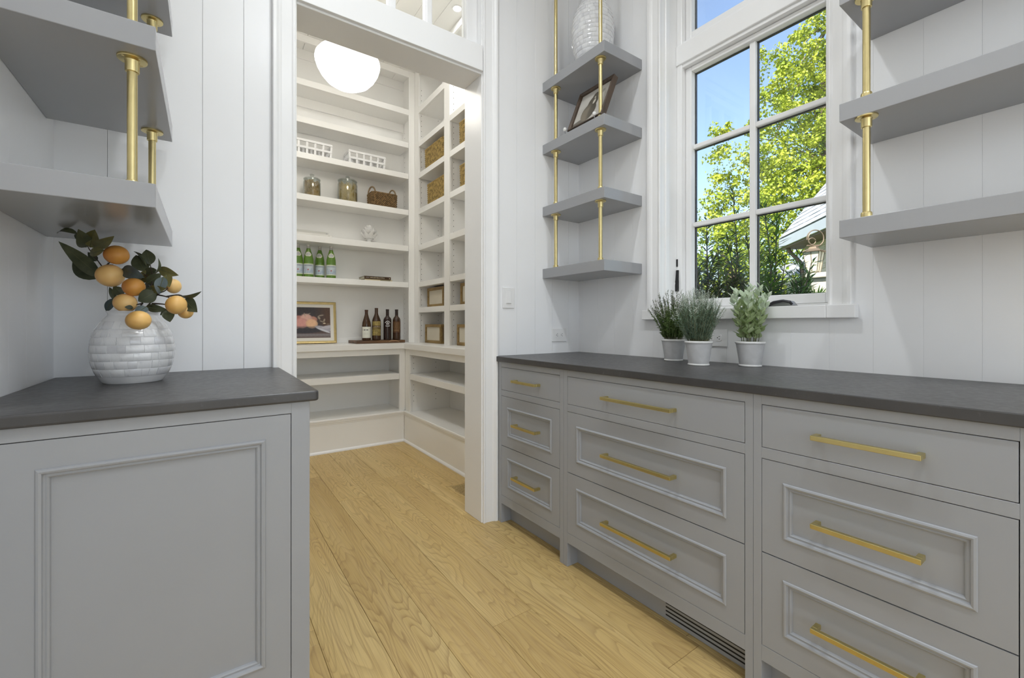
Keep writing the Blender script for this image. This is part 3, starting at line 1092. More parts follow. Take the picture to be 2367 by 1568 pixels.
# -- framed still life leaning on the ledge
def still_life(U, V):
    h = np.zeros(U.shape + (3,))
    h[:] = (58, 50, 52)
    h = lay(h, np.clip((U - .62) / .3, 0, 1) * .8, (92, 62, 42))
    h = lay(h, np.clip((.38 - V) / .1, 0, 1) * .7, (84, 66, 62))
    h = lay(h, np.clip((.17 - V) / .06, 0, 1), (128, 122, 124))
    h = lay(h, np.clip((.10 - V) / .08, 0, 1) * .8, (96, 78, 72))
    h = lay(h, blob(U, V, .40, .33, .46, .17, .05), (66, 58, 62))
    h = lay(h, blob(U, V, .40, .27, .40, .11, .1), (48, 44, 50))
    h = lay(h, blob(U, V, .36, .385, .40, .030, .1), (150, 130, 120))
    for cx, cy, r, c in ((.30, .60, .10, (190, 128, 118)), (.62, .60, .075, (196, 138, 120)), (.46, .64, .115, (226, 178, 164)), (.20, .45, .13, (206, 146, 140)), (.36, .48, .13, (220, 158, 148)), (.58, .46, .12, (238, 192, 152))):
        h = lay(h, blob(U, V, cx, cy, r, r * 1.12, .18), tuple(x * .88 for x in c))
        h = lay(h, blob(U, V, cx - .02, cy + .03, r * .72, r * .8, .6) * .85, c)
    h = lay(h, blob(U, V, .40, .345, .42, .028, .3) * .5, (96, 82, 80))
    h = lay(h, blob(U, V, .86, .30, .20, .060, .25, -.35), (172, 168, 178))
    h = lay(h, blob(U, V, .95, .36, .14, .045, .3, .2), (190, 186, 192))
    h = lay(h, blob(U, V, .84, .245, .16, .025, .3, -.5), (205, 205, 212))
    for cx, cy, rx, ry, a in ((.79, .74, .05, .016, .2), (.74, .66, .02, .05, .3), (.86, .58, .016, .045, -.2), (.80, .54, .04, .012, -.5), (.86, .47, .030, .014, 0), (.95, .45, .03, .010, 0), (.50, .78, .05, .01, .5), (.42, .76, .01, .05, .2)):
        h = lay(h, blob(U, V, cx, cy, rx, ry, .5, a) * .85, (172, 160, 140))
    h = lay(h, blob(U, V, .86, .48, .022, .012, .4), (240, 222, 190))
    n = np.sin(U * 71 + np.sin(V * 23) * 3) * np.sin(V * 57 + U * 13)
    return h + n[..., None] * 4


GOLD = mat('gilt_frame', (.60, .47, .22), .38, .75, var=.08, vs=40)
MATB = mat('picture_mat', (.78, .75, .69), .7, var=.01)
pt = thing('framed_painting', 'gold framed still life of peaches in a bowl leaning on the pantry ledge', 'picture', (.765, 4.29, LZ1 + .0005))
w, h = .478, .382
lean = .115


def ptx(u, d, v):                          # local frame of the leaning picture: along x, out of the face, up the face
    return (.527 + u, 4.292 + v * math.sin(lean) - d * math.cos(lean), LZ1 + .0012 + v * math.cos(lean) + d * math.sin(lean) + .002)


def ring_frame(name, m, parent, xf, w, h, prof):
    rows = [[xf(i, d, i), xf(w - i, d, i), xf(w - i, d, h - i), xf(i, d, h - i)] for i, d in prof]
    b = MB().rings(rows)
    return b.build(name, m, parent)


ring_frame('frame', GOLD, pt, ptx, w, h, [(0, 0), (0, .020), (.004, .022), (.010, .019), (.014, .0195), (.019, .016), (.022, .016), (.022, .006)])
ring_frame('frame_back', GOLD, pt, ptx, w, h, [(.22, .0), (0, 0)])
ring_frame('mat_board', MATB, pt, ptx, w, h, [(.021, .009), (.050, .009), (.051, .0075)])
print_grid('painting', 90, 72, still_life, lambda a, b: ptx(.0505 + a * (w - .101), .0076, .0505 + b * (h - .101)), pt)

# -- thick walnut board with four wine bottles
bd_ = thing('serving_board', 'thick live-edge walnut board on the pantry ledge under the wine bottles', 'board', (1.358, 4.195, LZ1 + .0005))
ol = [(-.238, -.118), (-.10, -.128), (.04, -.120), (.15, -.130), (.232, -.122), (.238, .02), (.232, .118), (.05, .122), (-.12, .117), (-.236, .12)]
pb = MB()
lo_ = [(x * 1.0, y) for x, y in ol]
pb.prism(lo_, 'z', 0, .0265)
o = pb.build('board', M['walnut'], None, bev=.003, at=(0, 0, 0))
COL.objects.unlink(o)
place(o, bd_, WL[bd_])
bk = MB().tube([(.06, -.1285, .012), (.09, -.1295, .020), (.13, -.131, .021), (.155, -.1305, .014), (.17, -.129, .006)], [.002, .004, .0045, .004, .002], 6)
o2 = bk.build('bark_edge', mat('pale_bark', (.42, .25, .13), .6), None, at=(0, 0, 0))
COL.objects.unlink(o2)
place(o2, bd_, WL[bd_])
bd_.rotation_euler.z = math.radians(4)
BZ = LZ1 + .0005 + .0268


def glassy(name, col, rough=.06, trans=.5):
    m, nt, p = new_mat(name)
    n = noise(nt, coords(nt), 10, 2)
    nt.links.new(ramp(nt, n.outputs[0], [(.3, tuple(c * .9 for c in col)), (.7, col)]), p.inputs['Base Color'])
    p.inputs['Roughness'].default_value = rough
    p.inputs['Transmission Weight'].default_value = trans
    p.inputs['IOR'].default_value = 1.5
    return m


GREENG = glassy('green_bottle_glass', (.17, .33, .05), .07, .35)
DARKG = glassy('dark_wine_glass', (.030, .014, .012), .08, .1)
BROWNG = glassy('brown_wine_glass', (.065, .030, .014), .08, .15)
FOILB = mat('brown_foil', (.085, .040, .026), .4, .3, var=.06)
FOILD = mat('dark_foil', (.035, .022, .018), .4, .3, var=.06)
CAPW = mat('bottle_cap', (.52, .50, .46), .4, .3, var=.04)
CAPR = mat('bottle_neck_foil', (.42, .40, .40), .45, .2, var=.1, vs=60)


def bottle_xf(cx, cy, cz, r, facing, grow=.0006):
    """wrap (x along the surface, z up) round a bottle; facing = world angle of the label's middle"""
    return lambda a, z, rr=None: (cx + ((rr or r) + grow) * math.cos(facing + a / (rr or r)), cy + ((rr or r) + grow) * math.sin(facing + a / (rr or r)), cz + z)


def wine(label, x, y, prof, glass, foil, f0, k):
    b = thing('wine_bottle', label, 'bottle', (x, y, BZ), 'wine bottles on the walnut board')
    MB().lathe(prof, (x, y, BZ), 36).build('bottle', glass, b, smooth=True, sharp=.9)
    top = prof[-2][1]
    MB().lathe([(.0150, f0), (.0148, f0 + .03), (.0146, top - .014), (.0158, top - .0135), (.0158, top + .0004), (0, top + .0008)], (x, y, BZ), 28).build('foil_capsule', foil, b, smooth=True, sharp=.7)
    return b


BORD = [(0, .004), (.030, 0), (.0365, .003), (.0378, .02), (.0378, .185), (.0365, .200), (.030, .214), (.020, .224), (.0152, .234), (.0142, .25), (.0142, .296), (0, .296)]
BURG = [(0, .004), (.032, 0), (.0395, .003), (.0405, .02), (.0405, .140), (.038, .165), (.030, .195), (.021, .222), (.0155, .245), (.0142, .262), (.0142, .287), (0, .287)]
WIDE = [(0, .004), (.033, 0), (.040, .003), (.0412, .02), (.0412, .175), (.0395, .19), (.034, .208), (.025, .228), (.018, .245), (.0155, .258), (.0150, .306), (0, .306)]
fac = -PI / 2 - .25


def label1(U, V):
    h = np.zeros(U.shape + (3,))
    h[:] = (226, 226, 214)
    t = ((np.abs(V - .72) < .035) & (np.abs(U - .36) < .30) & (np.sin(U * 60) + np.sin(U * 23 + 1) > -.6)) * .9
    h = lay(h, t, (46, 46, 44))
    for v, a in ((.50, .25), (.40, .2), (.33, .2)):
        h = lay(h, ((np.abs(V - v) < .012) & (np.abs(U - .42) < .24)) * a, (120, 120, 116))
    return h


def label2(U, V):
    h = np.zeros(U.shape + (3,))
    h[:] = (150, 132, 74)
    n = np.sin(U * 19 + 3 * np.sin(V * 17)) * np.sin(V * 31 + 2 * np.sin(U * 13))
    h += n[..., None] * np.array([42, 38, 26])
    h = lay(h, ((np.abs(V - .62) < .075)) * 1., (74, 46, 22))
    h = lay(h, ((np.abs(V - .47) < .03)) * 1., (88, 70, 30))
    return h


def label4(U, V):
    h = np.zeros(U.shape + (3,))
    h[:] = (84, 52, 26)
    q = np.abs(np.sin(U * 17 + 4 * np.sin(V * 14) + V * 6)) < .28
    h = lay(h, (q & (V > .33) & (V < .93) & (np.abs(U - .5) < .38)) * .9, (170, 140, 90))
    for v in (.26, .19, .14):
        h = lay(h, ((np.abs(V - v) < .018) & (np.abs(U - .42) < .30) & (np.sin(U * 70) > -.5)) * .8, (170, 140, 96))
    return h


def wrap_label(b, x, y, r, z0, z1, half, fn, nx=40, ny=40, f=fac, name='paper_label'):
    q = bottle_xf(x, y, BZ, r, f)
    return print_grid(name, nx, ny, fn, lambda a, c: q((a - .5) * 2 * half * r, z0 + (z1 - z0) * c), b)


wb1 = wine('burgundy shaped wine bottle with white label, leftmost of four on the board', 1.241, 4.150, BURG, BROWNG, FOILB, .215, 1)
wrap_label(wb1, 1.241, 4.150, .0405, .024, .128, 1.15, label1)
wb2 = wine('tall broad brown wine bottle with ornate gold label on the board', 1.335, 4.150, WIDE, BROWNG, FOILB, .248, 1)
wrap_label(wb2, 1.335, 4.150, .0412, .045, .180, 1.1, label2)
q2 = bottle_xf(1.335, 4.15, BZ, .0412, fac, .0011)
lettering('CAYMUS', .0165, CREAM_INK, wb2, lambda a, z: q2(a, z + .129))
wb3 = wine('dark wine bottle with white arch mark and no paper label', 1.442, 4.150, BORD, DARKG, FOILD, .238, 1)
q3 = bottle_xf(1.442, 4.15, BZ, .0378, fac, .0008)
lg = MB()


def strip(b, xf, pts, wd):
    vs = []
    for i, (a, z) in enumerate(pts):
        p, n_ = pts[max(i - 1, 0)], pts[min(i + 1, len(pts) - 1)]
        dx, dz = n_[0] - p[0], n_[1] - p[1]
        l = math.hypot(dx, dz) or 1
        vs += [xf(a - dz / l * wd / 2, z + dx / l * wd / 2), xf(a + dz / l * wd / 2, z - dx / l * wd / 2)]
    b.add(vs, [(2 * i, 2 * i + 1, 2 * i + 3, 2 * i + 2) for i in range(len(pts) - 1)])


strip(lg, q3, [(-.026 + .052 * t / 10, .164 + .018 * math.sin(PI * t / 10)) for t in range(11)], .0045)
strip(lg, q3, [(-.020 + .040 * t / 8, .137 - .003 * math.sin(PI * t / 8)) for t in range(9)], .006)
strip(lg, q3, [(-.010, .148), (-.010, .158), (-.006, .165), (0, .168), (.006, .165), (.010, .158), (.010, .148)], .005)
strip(lg, q3, [(-.003, .148), (-.003, .156), (.003, .156), (.003, .148)], .003)
lg.build('arch_logo', WHITE_INK, wb3)
wb4 = wine('wine bottle with scribbled bronze label, rightmost of four on the board', 1.533, 4.150, BORD, BROWNG, FOILD, .226, 1)
wrap_label(wb4, 1.533, 4.150, .0378, .070, .180, 1.2, label4, 60, 60)

# -- green mineral water bottles
GB = [(0, .004), (.030, 0), (.0385, .003), (.0400, .012), (.0400, .150), (.0385, .168), (.033, .195), (.025, .222), (.0185, .243), (.0150, .258), (.0142, .272), (.0142, .287), (0, .287)]


def water_label(U, V):
    h = np.zeros(U.shape + (3,))
    h[:] = (190, 200, 206)
    n = np.sin(U * 21 + 2.5 * np.sin(V * 19)) * np.sin(V * 27 + 2 * np.sin(U * 17))
    m_ = ((V > .12) & (V < .62)) * np.clip(n, 0, 1)
    h = lay(h, m_ * .7, (112, 132, 172))
    h = lay(h, blob(U, V, .5, .43, .05, .06, .3) * .7, (150, 60, 60))
    h = lay(h, ((V > .93) | (V < .07)) * .9, (206, 212, 178))
    h = lay(h, ((V > .80) & (V < .93)) * .5, (176, 188, 200))
    return h


def neck_label(U, V):
    h = np.zeros(U.shape + (3,))
    h[:] = (214, 214, 196)
    h = lay(h, blob(U, V, .5, .48, .36, .34, .2), (176, 178, 178))
    return h


def water_bottle(label, x, y, f, tall=1.):
    z = 1.504
    b = thing('water_bottle', label, 'bottle', (x, y, z), 'green mineral water bottles')
    MB().lathe([(r, h) for r, h in GB], (x, y, z), 36).build('bottle', GREENG, b, smooth=True, sharp=.9)
    MB().lathe([(.0155, .252), (.0152, .262), (.0148, .274), (.0148, .276)], (x, y, z), 28).build('neck_foil', CAPR, b, smooth=True)
    MB().lathe([(.0148, .2735), (.0156, .274), (.0156, .2885), (.0145, .290), (0, .290)], (x, y, z), 28).build('cap', CAPW, b, smooth=True, sharp=.5)
    q = bottle_xf(x, y, z, .0400, f)
    print_grid('paper_label', 40, 34, water_label, lambda a, c: q((a - .5) * 2 * 1.5 * .04, .026 + .094 * c), b)
    t = bottle_xf(x, y, z, .0400, f, .0011)
    lettering('S.PELLEGRINO', .0100, INK, b, lambda a, c: t(a, c + .102))
    # shield shaped label on the sloping shoulder
    nu, nv = 15, 12
    us = np.linspace(-1, 1, nu)

    def prof_r(h):
        for (r0, h0), (r1, h1) in zip(GB[3:], GB[4:]):
            if h0 <= h <= h1: return r0 + (r1 - r0) * (h - h0) / (h1 - h0 + 1e-9)
        return .02

    def nx_(a, c):
        a = a * 2 - 1
        hgt = .184 + .040 * c
        wd_ = math.sin(PI * min(1, max(0, .12 + .80 * c))) ** .7
        rr = prof_r(hgt) + .0010
        an = f + a * wd_ * .85
        return (x + rr * math.cos(an), y + rr * math.sin(an), z + hgt)
    print_grid('shoulder_label', nu, nv, neck_label, nx_, b)
    return b


water_bottle('green water bottle at the far left of its shelf, half hidden by the door casing', .664, 4.205, fac + .1)
water_bottle('green water bottle second from the left on its shelf', .745, 4.185, fac)
water_bottle('green water bottle third from the left, set further back', .848, 4.235, fac - .12)
water_bottle('green water bottle rightmost on its shelf', .931, 4.170, fac + .05)

# -- books
PAGE = mat('book_pages', (.62, .58, .47), .8, var=.06, scale=(1, 1, 60))
BCOV = mat('brown_book_cover', (.060, .030, .012), .4, var=.1)
CCOV = mat('cream_book_cover', (.62, .53, .34), .5, var=.06)
WCOV = mat('white_book_cover', (.74, .73, .69), .45, var=.02)
GCOV = mat('grey_book_cover', (.55, .54, .50), .45, var=.04)


def book(label, x0, x1, yf, d, z, t, cov, rot=0, group=None):
    """lying book, spine on the face y = yf"""
    b = thing('book', label, 'book', ((x0 + x1) / 2, yf + d / 2, z), group)
    m = MB().box(x0, x1, yf, yf + d, z, z + .0022).box(x0, x1, yf, yf + d, z + t - .0022, z + t).box(x0, x1, yf, yf + .003, z + .0022, z + t - .0022)
    m.build('cover', cov, b, bev=.0006, seg=1)
    box('pages', PAGE, b, x0 + .004, x1 - .004, yf + .003, yf + d - .004, z + .0022, z + t - .0022)
    if rot: b.rotation_euler.z = rot
    return b


bk1 = book('thin cream book lying under the dark brown book', 1.226, 1.490, 4.150, .19, 1.5042, .0145, CCOV, 0, 'books on the bottle shelf')
box('spine_band', mat('green_band', (.16, .15, .08), .5), bk1, 1.372, 1.470, 4.1494, 4.1499, 1.5085, 1.5155)
bk2 = book('dark brown book with pale title on its spine lying on a cream book', 1.222, 1.476, 4.148, .19, 1.5189, .0285, BCOV, 0, 'books on the bottle shelf')
lettering('HOUSE BEAUTIFUL', .0165, CREAM_INK, bk2, lambda a, c: (1.346 + a, 4.1476, 1.5335 + c))
lettering('DESIGN', .010, CAPR, bk2, lambda a, c: (1.252 + a, 4.1476, 1.5345 + c))
MB().add([(1.462 + .0045 * math.cos(t * PI / 8), 4.1476, 1.5325 + .0045 * math.sin(t * PI / 8)) for t in range(16)], [tuple(range(16))]).build('spine_dot', CREAM_INK, bk2)
bw1 = book('white book lying at the left end of the artichoke shelf', .600, .9250, 4.118, .20, 1.8642, .0235, WCOV, 0, 'pale books on the artichoke shelf')
box('spine_mark', GCOV, bw1, .896, .906, 4.1174, 4.1179, 1.873, 1.881)
lettering('GARDEN HOUSE', .0085, GCOV, bw1, lambda a, c: (.79 + a, 4.1176, 1.8765 + c))
bw2 = book('pale grey book lying on top of the white book', .590, .905, 4.150, .18, 1.8879, .0240, GCOV, 0, 'pale books on the artichoke shelf')
box('spine_mark', M['steel'], bw2, .884, .893, 4.1494, 4.1499, 1.896, 1.905)

# -- ceramic artichoke
CER = mat('white_ceramic', (.80, .795, .78), .22, var=.02, coat=.3)
ar = thing('ceramic_artichoke', 'white ceramic artichoke ornament on a short foot', 'ornament', (1.285, 4.21, 1.8642))
MB().lathe([(0, 0), (.030, 0), (.031, .004), (.020, .010), (.018, .030), (.020, .036), (.036, .0375), (.0365, .041), (.03, .045), (.046, .062), (.050, .09), (.042, .125), (.022, .158), (.006, .176), (0, .178)], (1.285, 4.21, 1.8642), 32).build('core', CER, ar, smooth=True)


def petal(L, Wd, curl):
    rows = []
    n = 7
    for i in range(n + 1):
        t = i / n
        w_ = Wd * math.sin(PI * (.16 + .84 * t)) ** .8 * (1 if t < .98 else .05)
        y = .012 * math.sin(PI * t * .75) + curl * t ** 3
        rows.append([(-w_, y - .25 * w_, L * t), (-w_ * .5, y, L * t), (0, y + .002, L * t), (w_ * .5, y, L * t), (w_, y - .25 * w_, L * t)])
    b = MB()
    b.rings(rows, wrap=False)
    back = [[(x * .96, y - .003, z) for x, y, z in r_] for r_ in rows]
    o_ = len(b.v)
    b.rings(back, wrap=False)
    for k in range(o_ and 1):
        b.f[len(b.f) // 2:] = [tuple(reversed(f_)) for f_ in b.f[len(b.f) // 2:]]
    return b


pmesh = petal(.062, .026, .010).mesh('petal')
pmesh.materials.append(CER)
pmesh.polygons.foreach_set('use_smooth', [True] * len(pmesh.polygons))
for row, (n_, rr, zz_, tilt, sc) in enumerate([(8, .042, .047, .34, 1.0), (8, .043, .074, .20, .95), (7, .034, .102, .06, .85), (6, .021, .127, -.10, .75)]):
    for k in range(n_):
        an = 2 * PI * (k + .5 * (row % 2)) / n_
        o = bpy.data.objects.new('petal', pmesh)
        place(o, ar, (1.285 + rr * math.cos(an), 4.21 + rr * math.sin(an), 1.8642 + zz_))
        o.rotation_euler = (Matrix.Rotation(an - PI / 2, 3, 'Z') @ Matrix.Rotation(-tilt, 3, 'X')).to_euler()
        o.scale = (sc,) * 3

# -- jars of pasta
JG, nt_, p_ = new_mat('jar_glass')
nt_.nodes.remove(p_)
tr_ = nt_.nodes.new('ShaderNodeBsdfTransparent')
gl_ = nt_.nodes.new('ShaderNodeBsdfGlossy')
gl_.inputs['Roughness'].default_value = .03
lw_ = nt_.nodes.new('ShaderNodeLayerWeight')
lw_.inputs[0].default_value = .35
nt_.links.new(ramp(nt_, noise(nt_, coords(nt_), 5).outputs[0], [(0, (.86, .89, .87)), (1, (.92, .94, .93))]), tr_.inputs[0])
mx_ = nt_.nodes.new('ShaderNodeMixShader')
nt_.links.new(ramp(nt_, lw_.outputs['Facing'], [(.0, (.06, .06, .06)), (1, (.6, .6, .6))]), mx_.inputs[0])
nt_.links.new(tr_.outputs[0], mx_.inputs[1])
nt_.links.new(gl_.outputs[0], mx_.inputs[2])
nt_.links.new(mx_.outputs[0], nt_.nodes['Material Output'].inputs[0])
PASTA1 = mat('brown_pasta', (.46, .29, .09), .55, var=.35, vs=14)
PASTA2 = mat('pale_pasta', (.62, .46, .19), .55, var=.25, vs=14)


def jar(label, x, y, r, hb, fill, pm, L, n):
    z = 2.2172
    j = thing('glass_jar', label, 'jar', (x, y, z), 'glass jars of pasta')
    MB().lathe([(0, .006), (r * .9, .006), (r * .965, .012), (r * .965, hb * .84), (r * .90, hb * .90), (r * .90, hb), (r * .93, hb), (r * .93, hb * .905), (r, hb * .84), (r, .008), (r * .94, 0), (0, 0)], (x, y, z), 44).build('jar', JG, j, smooth=True, sharp=.8)
    MB().lathe([(0, hb + .012), (r * .5, hb + .010), (r * .96, hb + .002), (r * .985, hb), (r * .985, hb + .007), (r * .9, hb + .012), (r * .45, hb + .022), (.013, hb + .026), (.012, hb + .032), (.019, hb + .040), (.018, hb + .048), (.010, hb + .052), (0, hb + .052)], (x, y, z), 40).build('lid', JG, j, smooth=True, sharp=.8)
    b = MB()
    for _ in range(n):
        q_ = math.sqrt(R.random()) if R.random() < .3 else R.uniform(.80, .93)
        an = R.uniform(0, 2 * PI)
        c = Vector((x + q_ * r * .93 * math.cos(an), y + q_ * r * .93 * math.sin(an), z + .012 + R.uniform(.0, fill)))
        rad = Vector((math.cos(an), math.sin(an), 0))
        tn = Vector((-math.sin(an), math.cos(an), 0))
        a = R.uniform(0, PI)
        d = (tn * math.cos(a) + Vector((0, 0, 1)) * math.sin(a)) * L / 2
        if q_ * r * .93 + .004 > r * .955: c -= rad * .006
        s_ = rad * R.uniform(-.001, .004)
        b.tube([c - d - s_ * .6, c + s_ * .0 - rad * .002, c + d - s_ * .6], .0040, 5)
    b.build('pasta', pm, j, kind='stuff')
    MB().lathe([(0, .0075), (r * .80, .0075), (r * .80, fill * .97), (0, fill)], (x, y, z), 24).build('pasta_heap', pm, j)


jar('smaller lidded glass jar of brownish pasta at the left of its shelf', .7766, 4.20, .071, .158, .125, PASTA1, .030, 520)
jar('larger lidded glass jar of pale pasta, right of the smaller jar', 1.082, 4.20, .0865, .198, .155, PASTA2, .040, 560)


# -- baskets
def weave_basket(parent, m, cx, cy, z, lx, ly, h, row, amp, flare=0., rad=.015, knots=34, tr=None):
    """rows of strands woven over and under round a rounded rectangle; joined, too many to pick apart"""
    b = MB()
    nrow = int(h / row)
    per = []
    hx, hy = lx / 2, ly / 2
    segs = [((-hx + rad, -hy), (hx - rad, -hy)), ((hx, -hy + rad), (hx, hy - rad)), ((hx - rad, hy), (-hx + rad, hy)), ((-hx, hy - rad), (-hx, -hy + rad))]
    nside = [max(6, int(knots * l / (2 * (lx + ly)) * 2)) for l in (lx, ly, lx, ly)]
    for (p, q), k in zip(segs, nside):
        nrm = Vector((q[1] - p[1], -(q[0] - p[0]))).normalized()
        for i in range(k):
            t = i / (k - 1)
            per.append((p[0] + (q[0] - p[0]) * t, p[1] + (q[1] - p[1]) * t, nrm.x, nrm.y))
    n = len(per)
    if n % 2: per.pop(); n -= 1
    for k in range(nrow):
        zc = z + row * (k + .5)
        f = 1 + flare * (k / max(1, nrow - 1))
        pts = []
        for i, (x, y, nx, ny) in enumerate(per):
            s = amp * (1 if (i + k) % 2 else -1)
            pts.append((cx + x * f + nx * s, cy + y * f + ny * s, zc + R.uniform(-.0006, .0006)))
        b.tube(pts, tr or row * .56, 6, closed=True)
    o = b.build('weave', m, parent, smooth=True, kind='stuff')
    box('lining', m, parent, cx - hx + .006, cx + hx - .006, cy - hy + .006, cy + hy - .006, z, z + h * .9)
    rim = [(cx + x * (1 + flare) + nx * amp * .5, cy + y * (1 + flare) + ny * amp * .5, z + h) for x, y, nx, ny in per]
    MB().tube(rim, row * .72, 7, closed=True).build('rim', m, parent, smooth=True)
    return o


SEAG = mat('brown_seagrass', (.20, .125, .055), .75, var=.55, vs=45, bump=.3, bs=300)
STRAW = mat('golden_straw', (.34, .24, .085), .7, var=.55, vs=38, bump=.3, bs=300)
ROPE = mat('rope_handle', (.26, .185, .105), .75, var=.2, vs=60, bump=.3, bs=300)
sb = thing('seagrass_basket', 'small dark seagrass basket with two upright loop handles beside the jars', 'basket', (1.413, 4.215, 2.2172))
weave_basket(sb, SEAG, 1.413, 4.215, 2.2176, .235, .17, .130, .0105, .0035, .02, .02, 40)
for s in (-1, 1):
    xx = 1.413 + s * .100
    pts = [(xx + s * .006 * math.sin(PI * t / 10) + .036 * math.cos(PI * t / 10) * .55, 4.130 + .0, 2.335 + .082 * math.sin(PI * t / 10)) for t in range(11)]
    pts = [(xx + .026 * math.cos(PI * t / 12), 4.215 - .03 * math.cos(PI * t / 12), 2.338 + .078 * math.sin(PI * t / 12)) for t in range(13)]
    MB().tube(pts, .0075, 8).build('handle', ROPE, sb, smooth=True)


def straw_basket(label, y1, z, h, lw):
    b = thing('straw_basket', label, 'basket', (1.81, y1 - lw / 2, z), 'woven straw baskets in the right-hand bays')
    weave_basket(b, STRAW, 1.82, y1 - lw / 2, z + .0004, .195, lw, h, .0098, .003, .02, .022, 60)
    return b


straw_basket('golden straw basket, upper one in the bay next to the pantry corner', 3.905, 2.5622, .188, .40)
straw_basket('golden straw basket, lower one in the bay next to the pantry corner', 3.850, 2.2132, .192, .38)
straw_basket('golden straw basket, upper one in the bay cut off by the door jamb', 3.215, 2.5622, .188, .40)
straw_basket('golden straw basket, lower one in the bay cut off by the door jamb', 3.208, 2.2132, .180, .38)

LINEN = mat('cream_linen', (.66, .61, .50), .8, var=.04, bump=.25, bs=500)


def crate(label, y1, z, h, lw=.348):
    c = thing('storage_crate', label, 'box', (1.84, y1 - lw / 2, z), 'wood-framed storage boxes')
    y0 = y1 - lw
    x0, x1 = 1.752, 1.935
    t = .026
    f = MB()
    for xa, xb in ((x0, x0 + .020), (x1 - .02, x1)):
        f.box(xa, xb, y0, y1, z, z + t).box(xa, xb, y0, y1, z + h - t, z + h).box(xa, xb, y0, y0 + t, z + t, z + h - t).box(xa, xb, y1 - t, y1, z + t, z + h - t)
    for ya, yb in ((y0, y0 + .018), (y1 - .018, y1)):
        f.box(x0 + .02, x1 - .02, ya, yb, z, z + t).box(x0 + .02, x1 - .02, ya, yb, z + h - t, z + h)
    f.build('frame', M['crate'], c, bev=.0015, seg=1)
    box('front_panel', LINEN, c, x0 + .010, x0 + .017, y0 + t, y1 - t, z + t, z + h - t)
    box('bottom', M['crate'], c, x0 + .02, x1 - .02, y0 + .018, y1 - .018, z + .004, z + .010)
    for ya in (y0 + .006, y1 - .012):
        b = MB()
        n = 15
        for i in range(n):
            zz2 = z + t + (h - 2 * t) * (i + .5) / n
            b.tube([(x0 + .02 + (x1 - x0 - .04) * k / 12, ya + .003 + (.002 if (k + i) % 2 else -.002), zz2) for k in range(13)], .0042, 5)
        b.build('woven_side', ROPE, c, smooth=True, kind='stuff')


crate('wood-framed cream box on the shelf above the ledge, bay next to the corner', 3.917, 1.2542, .182)
crate('wood-framed cream box standing on the ledge, bay next to the corner', 3.970, LZ1 + .0004, .178)
crate('wood-framed cream box on the shelf above the ledge, bay at the door jamb', 3.252, 1.2542, .182)
crate('wood-framed cream box standing on the ledge, bay at the door jamb', 3.310, LZ1 + .0004, .178)


# -- white plastic grid baskets
def grid_basket(label, x0, x1, yf, z, h, d):
    b = thing('plastic_basket', label, 'basket', ((x0 + x1) / 2, yf + d / 2, z), 'white grid baskets')
    W2 = M['plastic']
    fl = .009                                # flare towards the rim
    rm = MB()
    rm.box(x0 - fl, x1 + fl, yf - fl, yf - fl + .016, z + h - .021, z + h).box(x0 - fl, x1 + fl, yf + d + fl - .016, yf + d + fl, z + h - .021, z + h)
    rm.box(x0 - fl, x0 - fl + .016, yf - fl + .016, yf + d + fl - .016, z + h - .021, z + h).box(x1 + fl - .016, x1 + fl, yf - fl + .016, yf + d + fl - .016, z + h - .021, z + h)
    rm.build('rim', W2, b, bev=.003)
    box('base', W2, b, x0, x1, yf, yf + d, z, z + .006, bev=.002)
    zm = z + h * .46
    k = fl * .46
    md = MB()
    md.box(x0 - k, x1 + k, yf - k - .002, yf - k + .004, zm - .009, zm + .009).box(x0 - k, x1 + k, yf + d + k - .004, yf + d + k + .002, zm - .009, zm + .009)
    md.box(x0 - k - .002, x0 - k + .004, yf - k, yf + d + k, zm - .009, zm + .009).box(x1 + k - .004, x1 + k + .002, yf - k, yf + d + k, zm - .009, zm + .009)
    md.build('middle_band', W2, b)

    def bar(xa, ya, xb, yb, wx, wy):
        m = MB()
        m.add([(xa - wx, ya - wy, z + .004), (xa + wx, ya - wy, z + .004), (xa + wx, ya + wy, z + .004), (xa - wx, ya + wy, z + .004),
               (xb - wx, yb - wy, z + h - .012), (xb + wx, yb - wy, z + h - .012), (xb + wx, yb + wy, z + h - .012), (xb - wx, yb + wy, z + h - .012)],
              [(3, 2, 1, 0), (4, 5, 6, 7), (0, 1, 5, 4), (1, 2, 6, 5), (2, 3, 7, 6), (3, 0, 4, 7)])
        m.build('bar', W2, b)
    n = 5
    for i in range(n + 1):
        t = i / n
        xa = x0 + .006 + (x1 - x0 - .012) * t
        xb = x0 - fl + .008 + (x1 - x0 + 2 * fl - .016) * t
        bar(xa, yf + .003, xb, yf - fl + .006, .0085, .003)
        bar(xa, yf + d - .003, xb, yf + d + fl - .006, .0085, .003)
    for i in range(1, 4):
        t = i / 4
        ya = yf + d * t
        bar(x0 + .003, ya, x0 - fl + .006, ya, .003, .0085)
        bar(x1 - .003, ya, x1 + fl - .006, ya, .003, .0085)


grid_basket('white plastic grid basket cut off by the left door casing', .590, .925, 4.135, 2.5722, .128, .17)
grid_basket('white plastic grid basket in the middle of the shelf above the jars', 1.085, 1.412, 4.145, 2.5722, .128, .17)


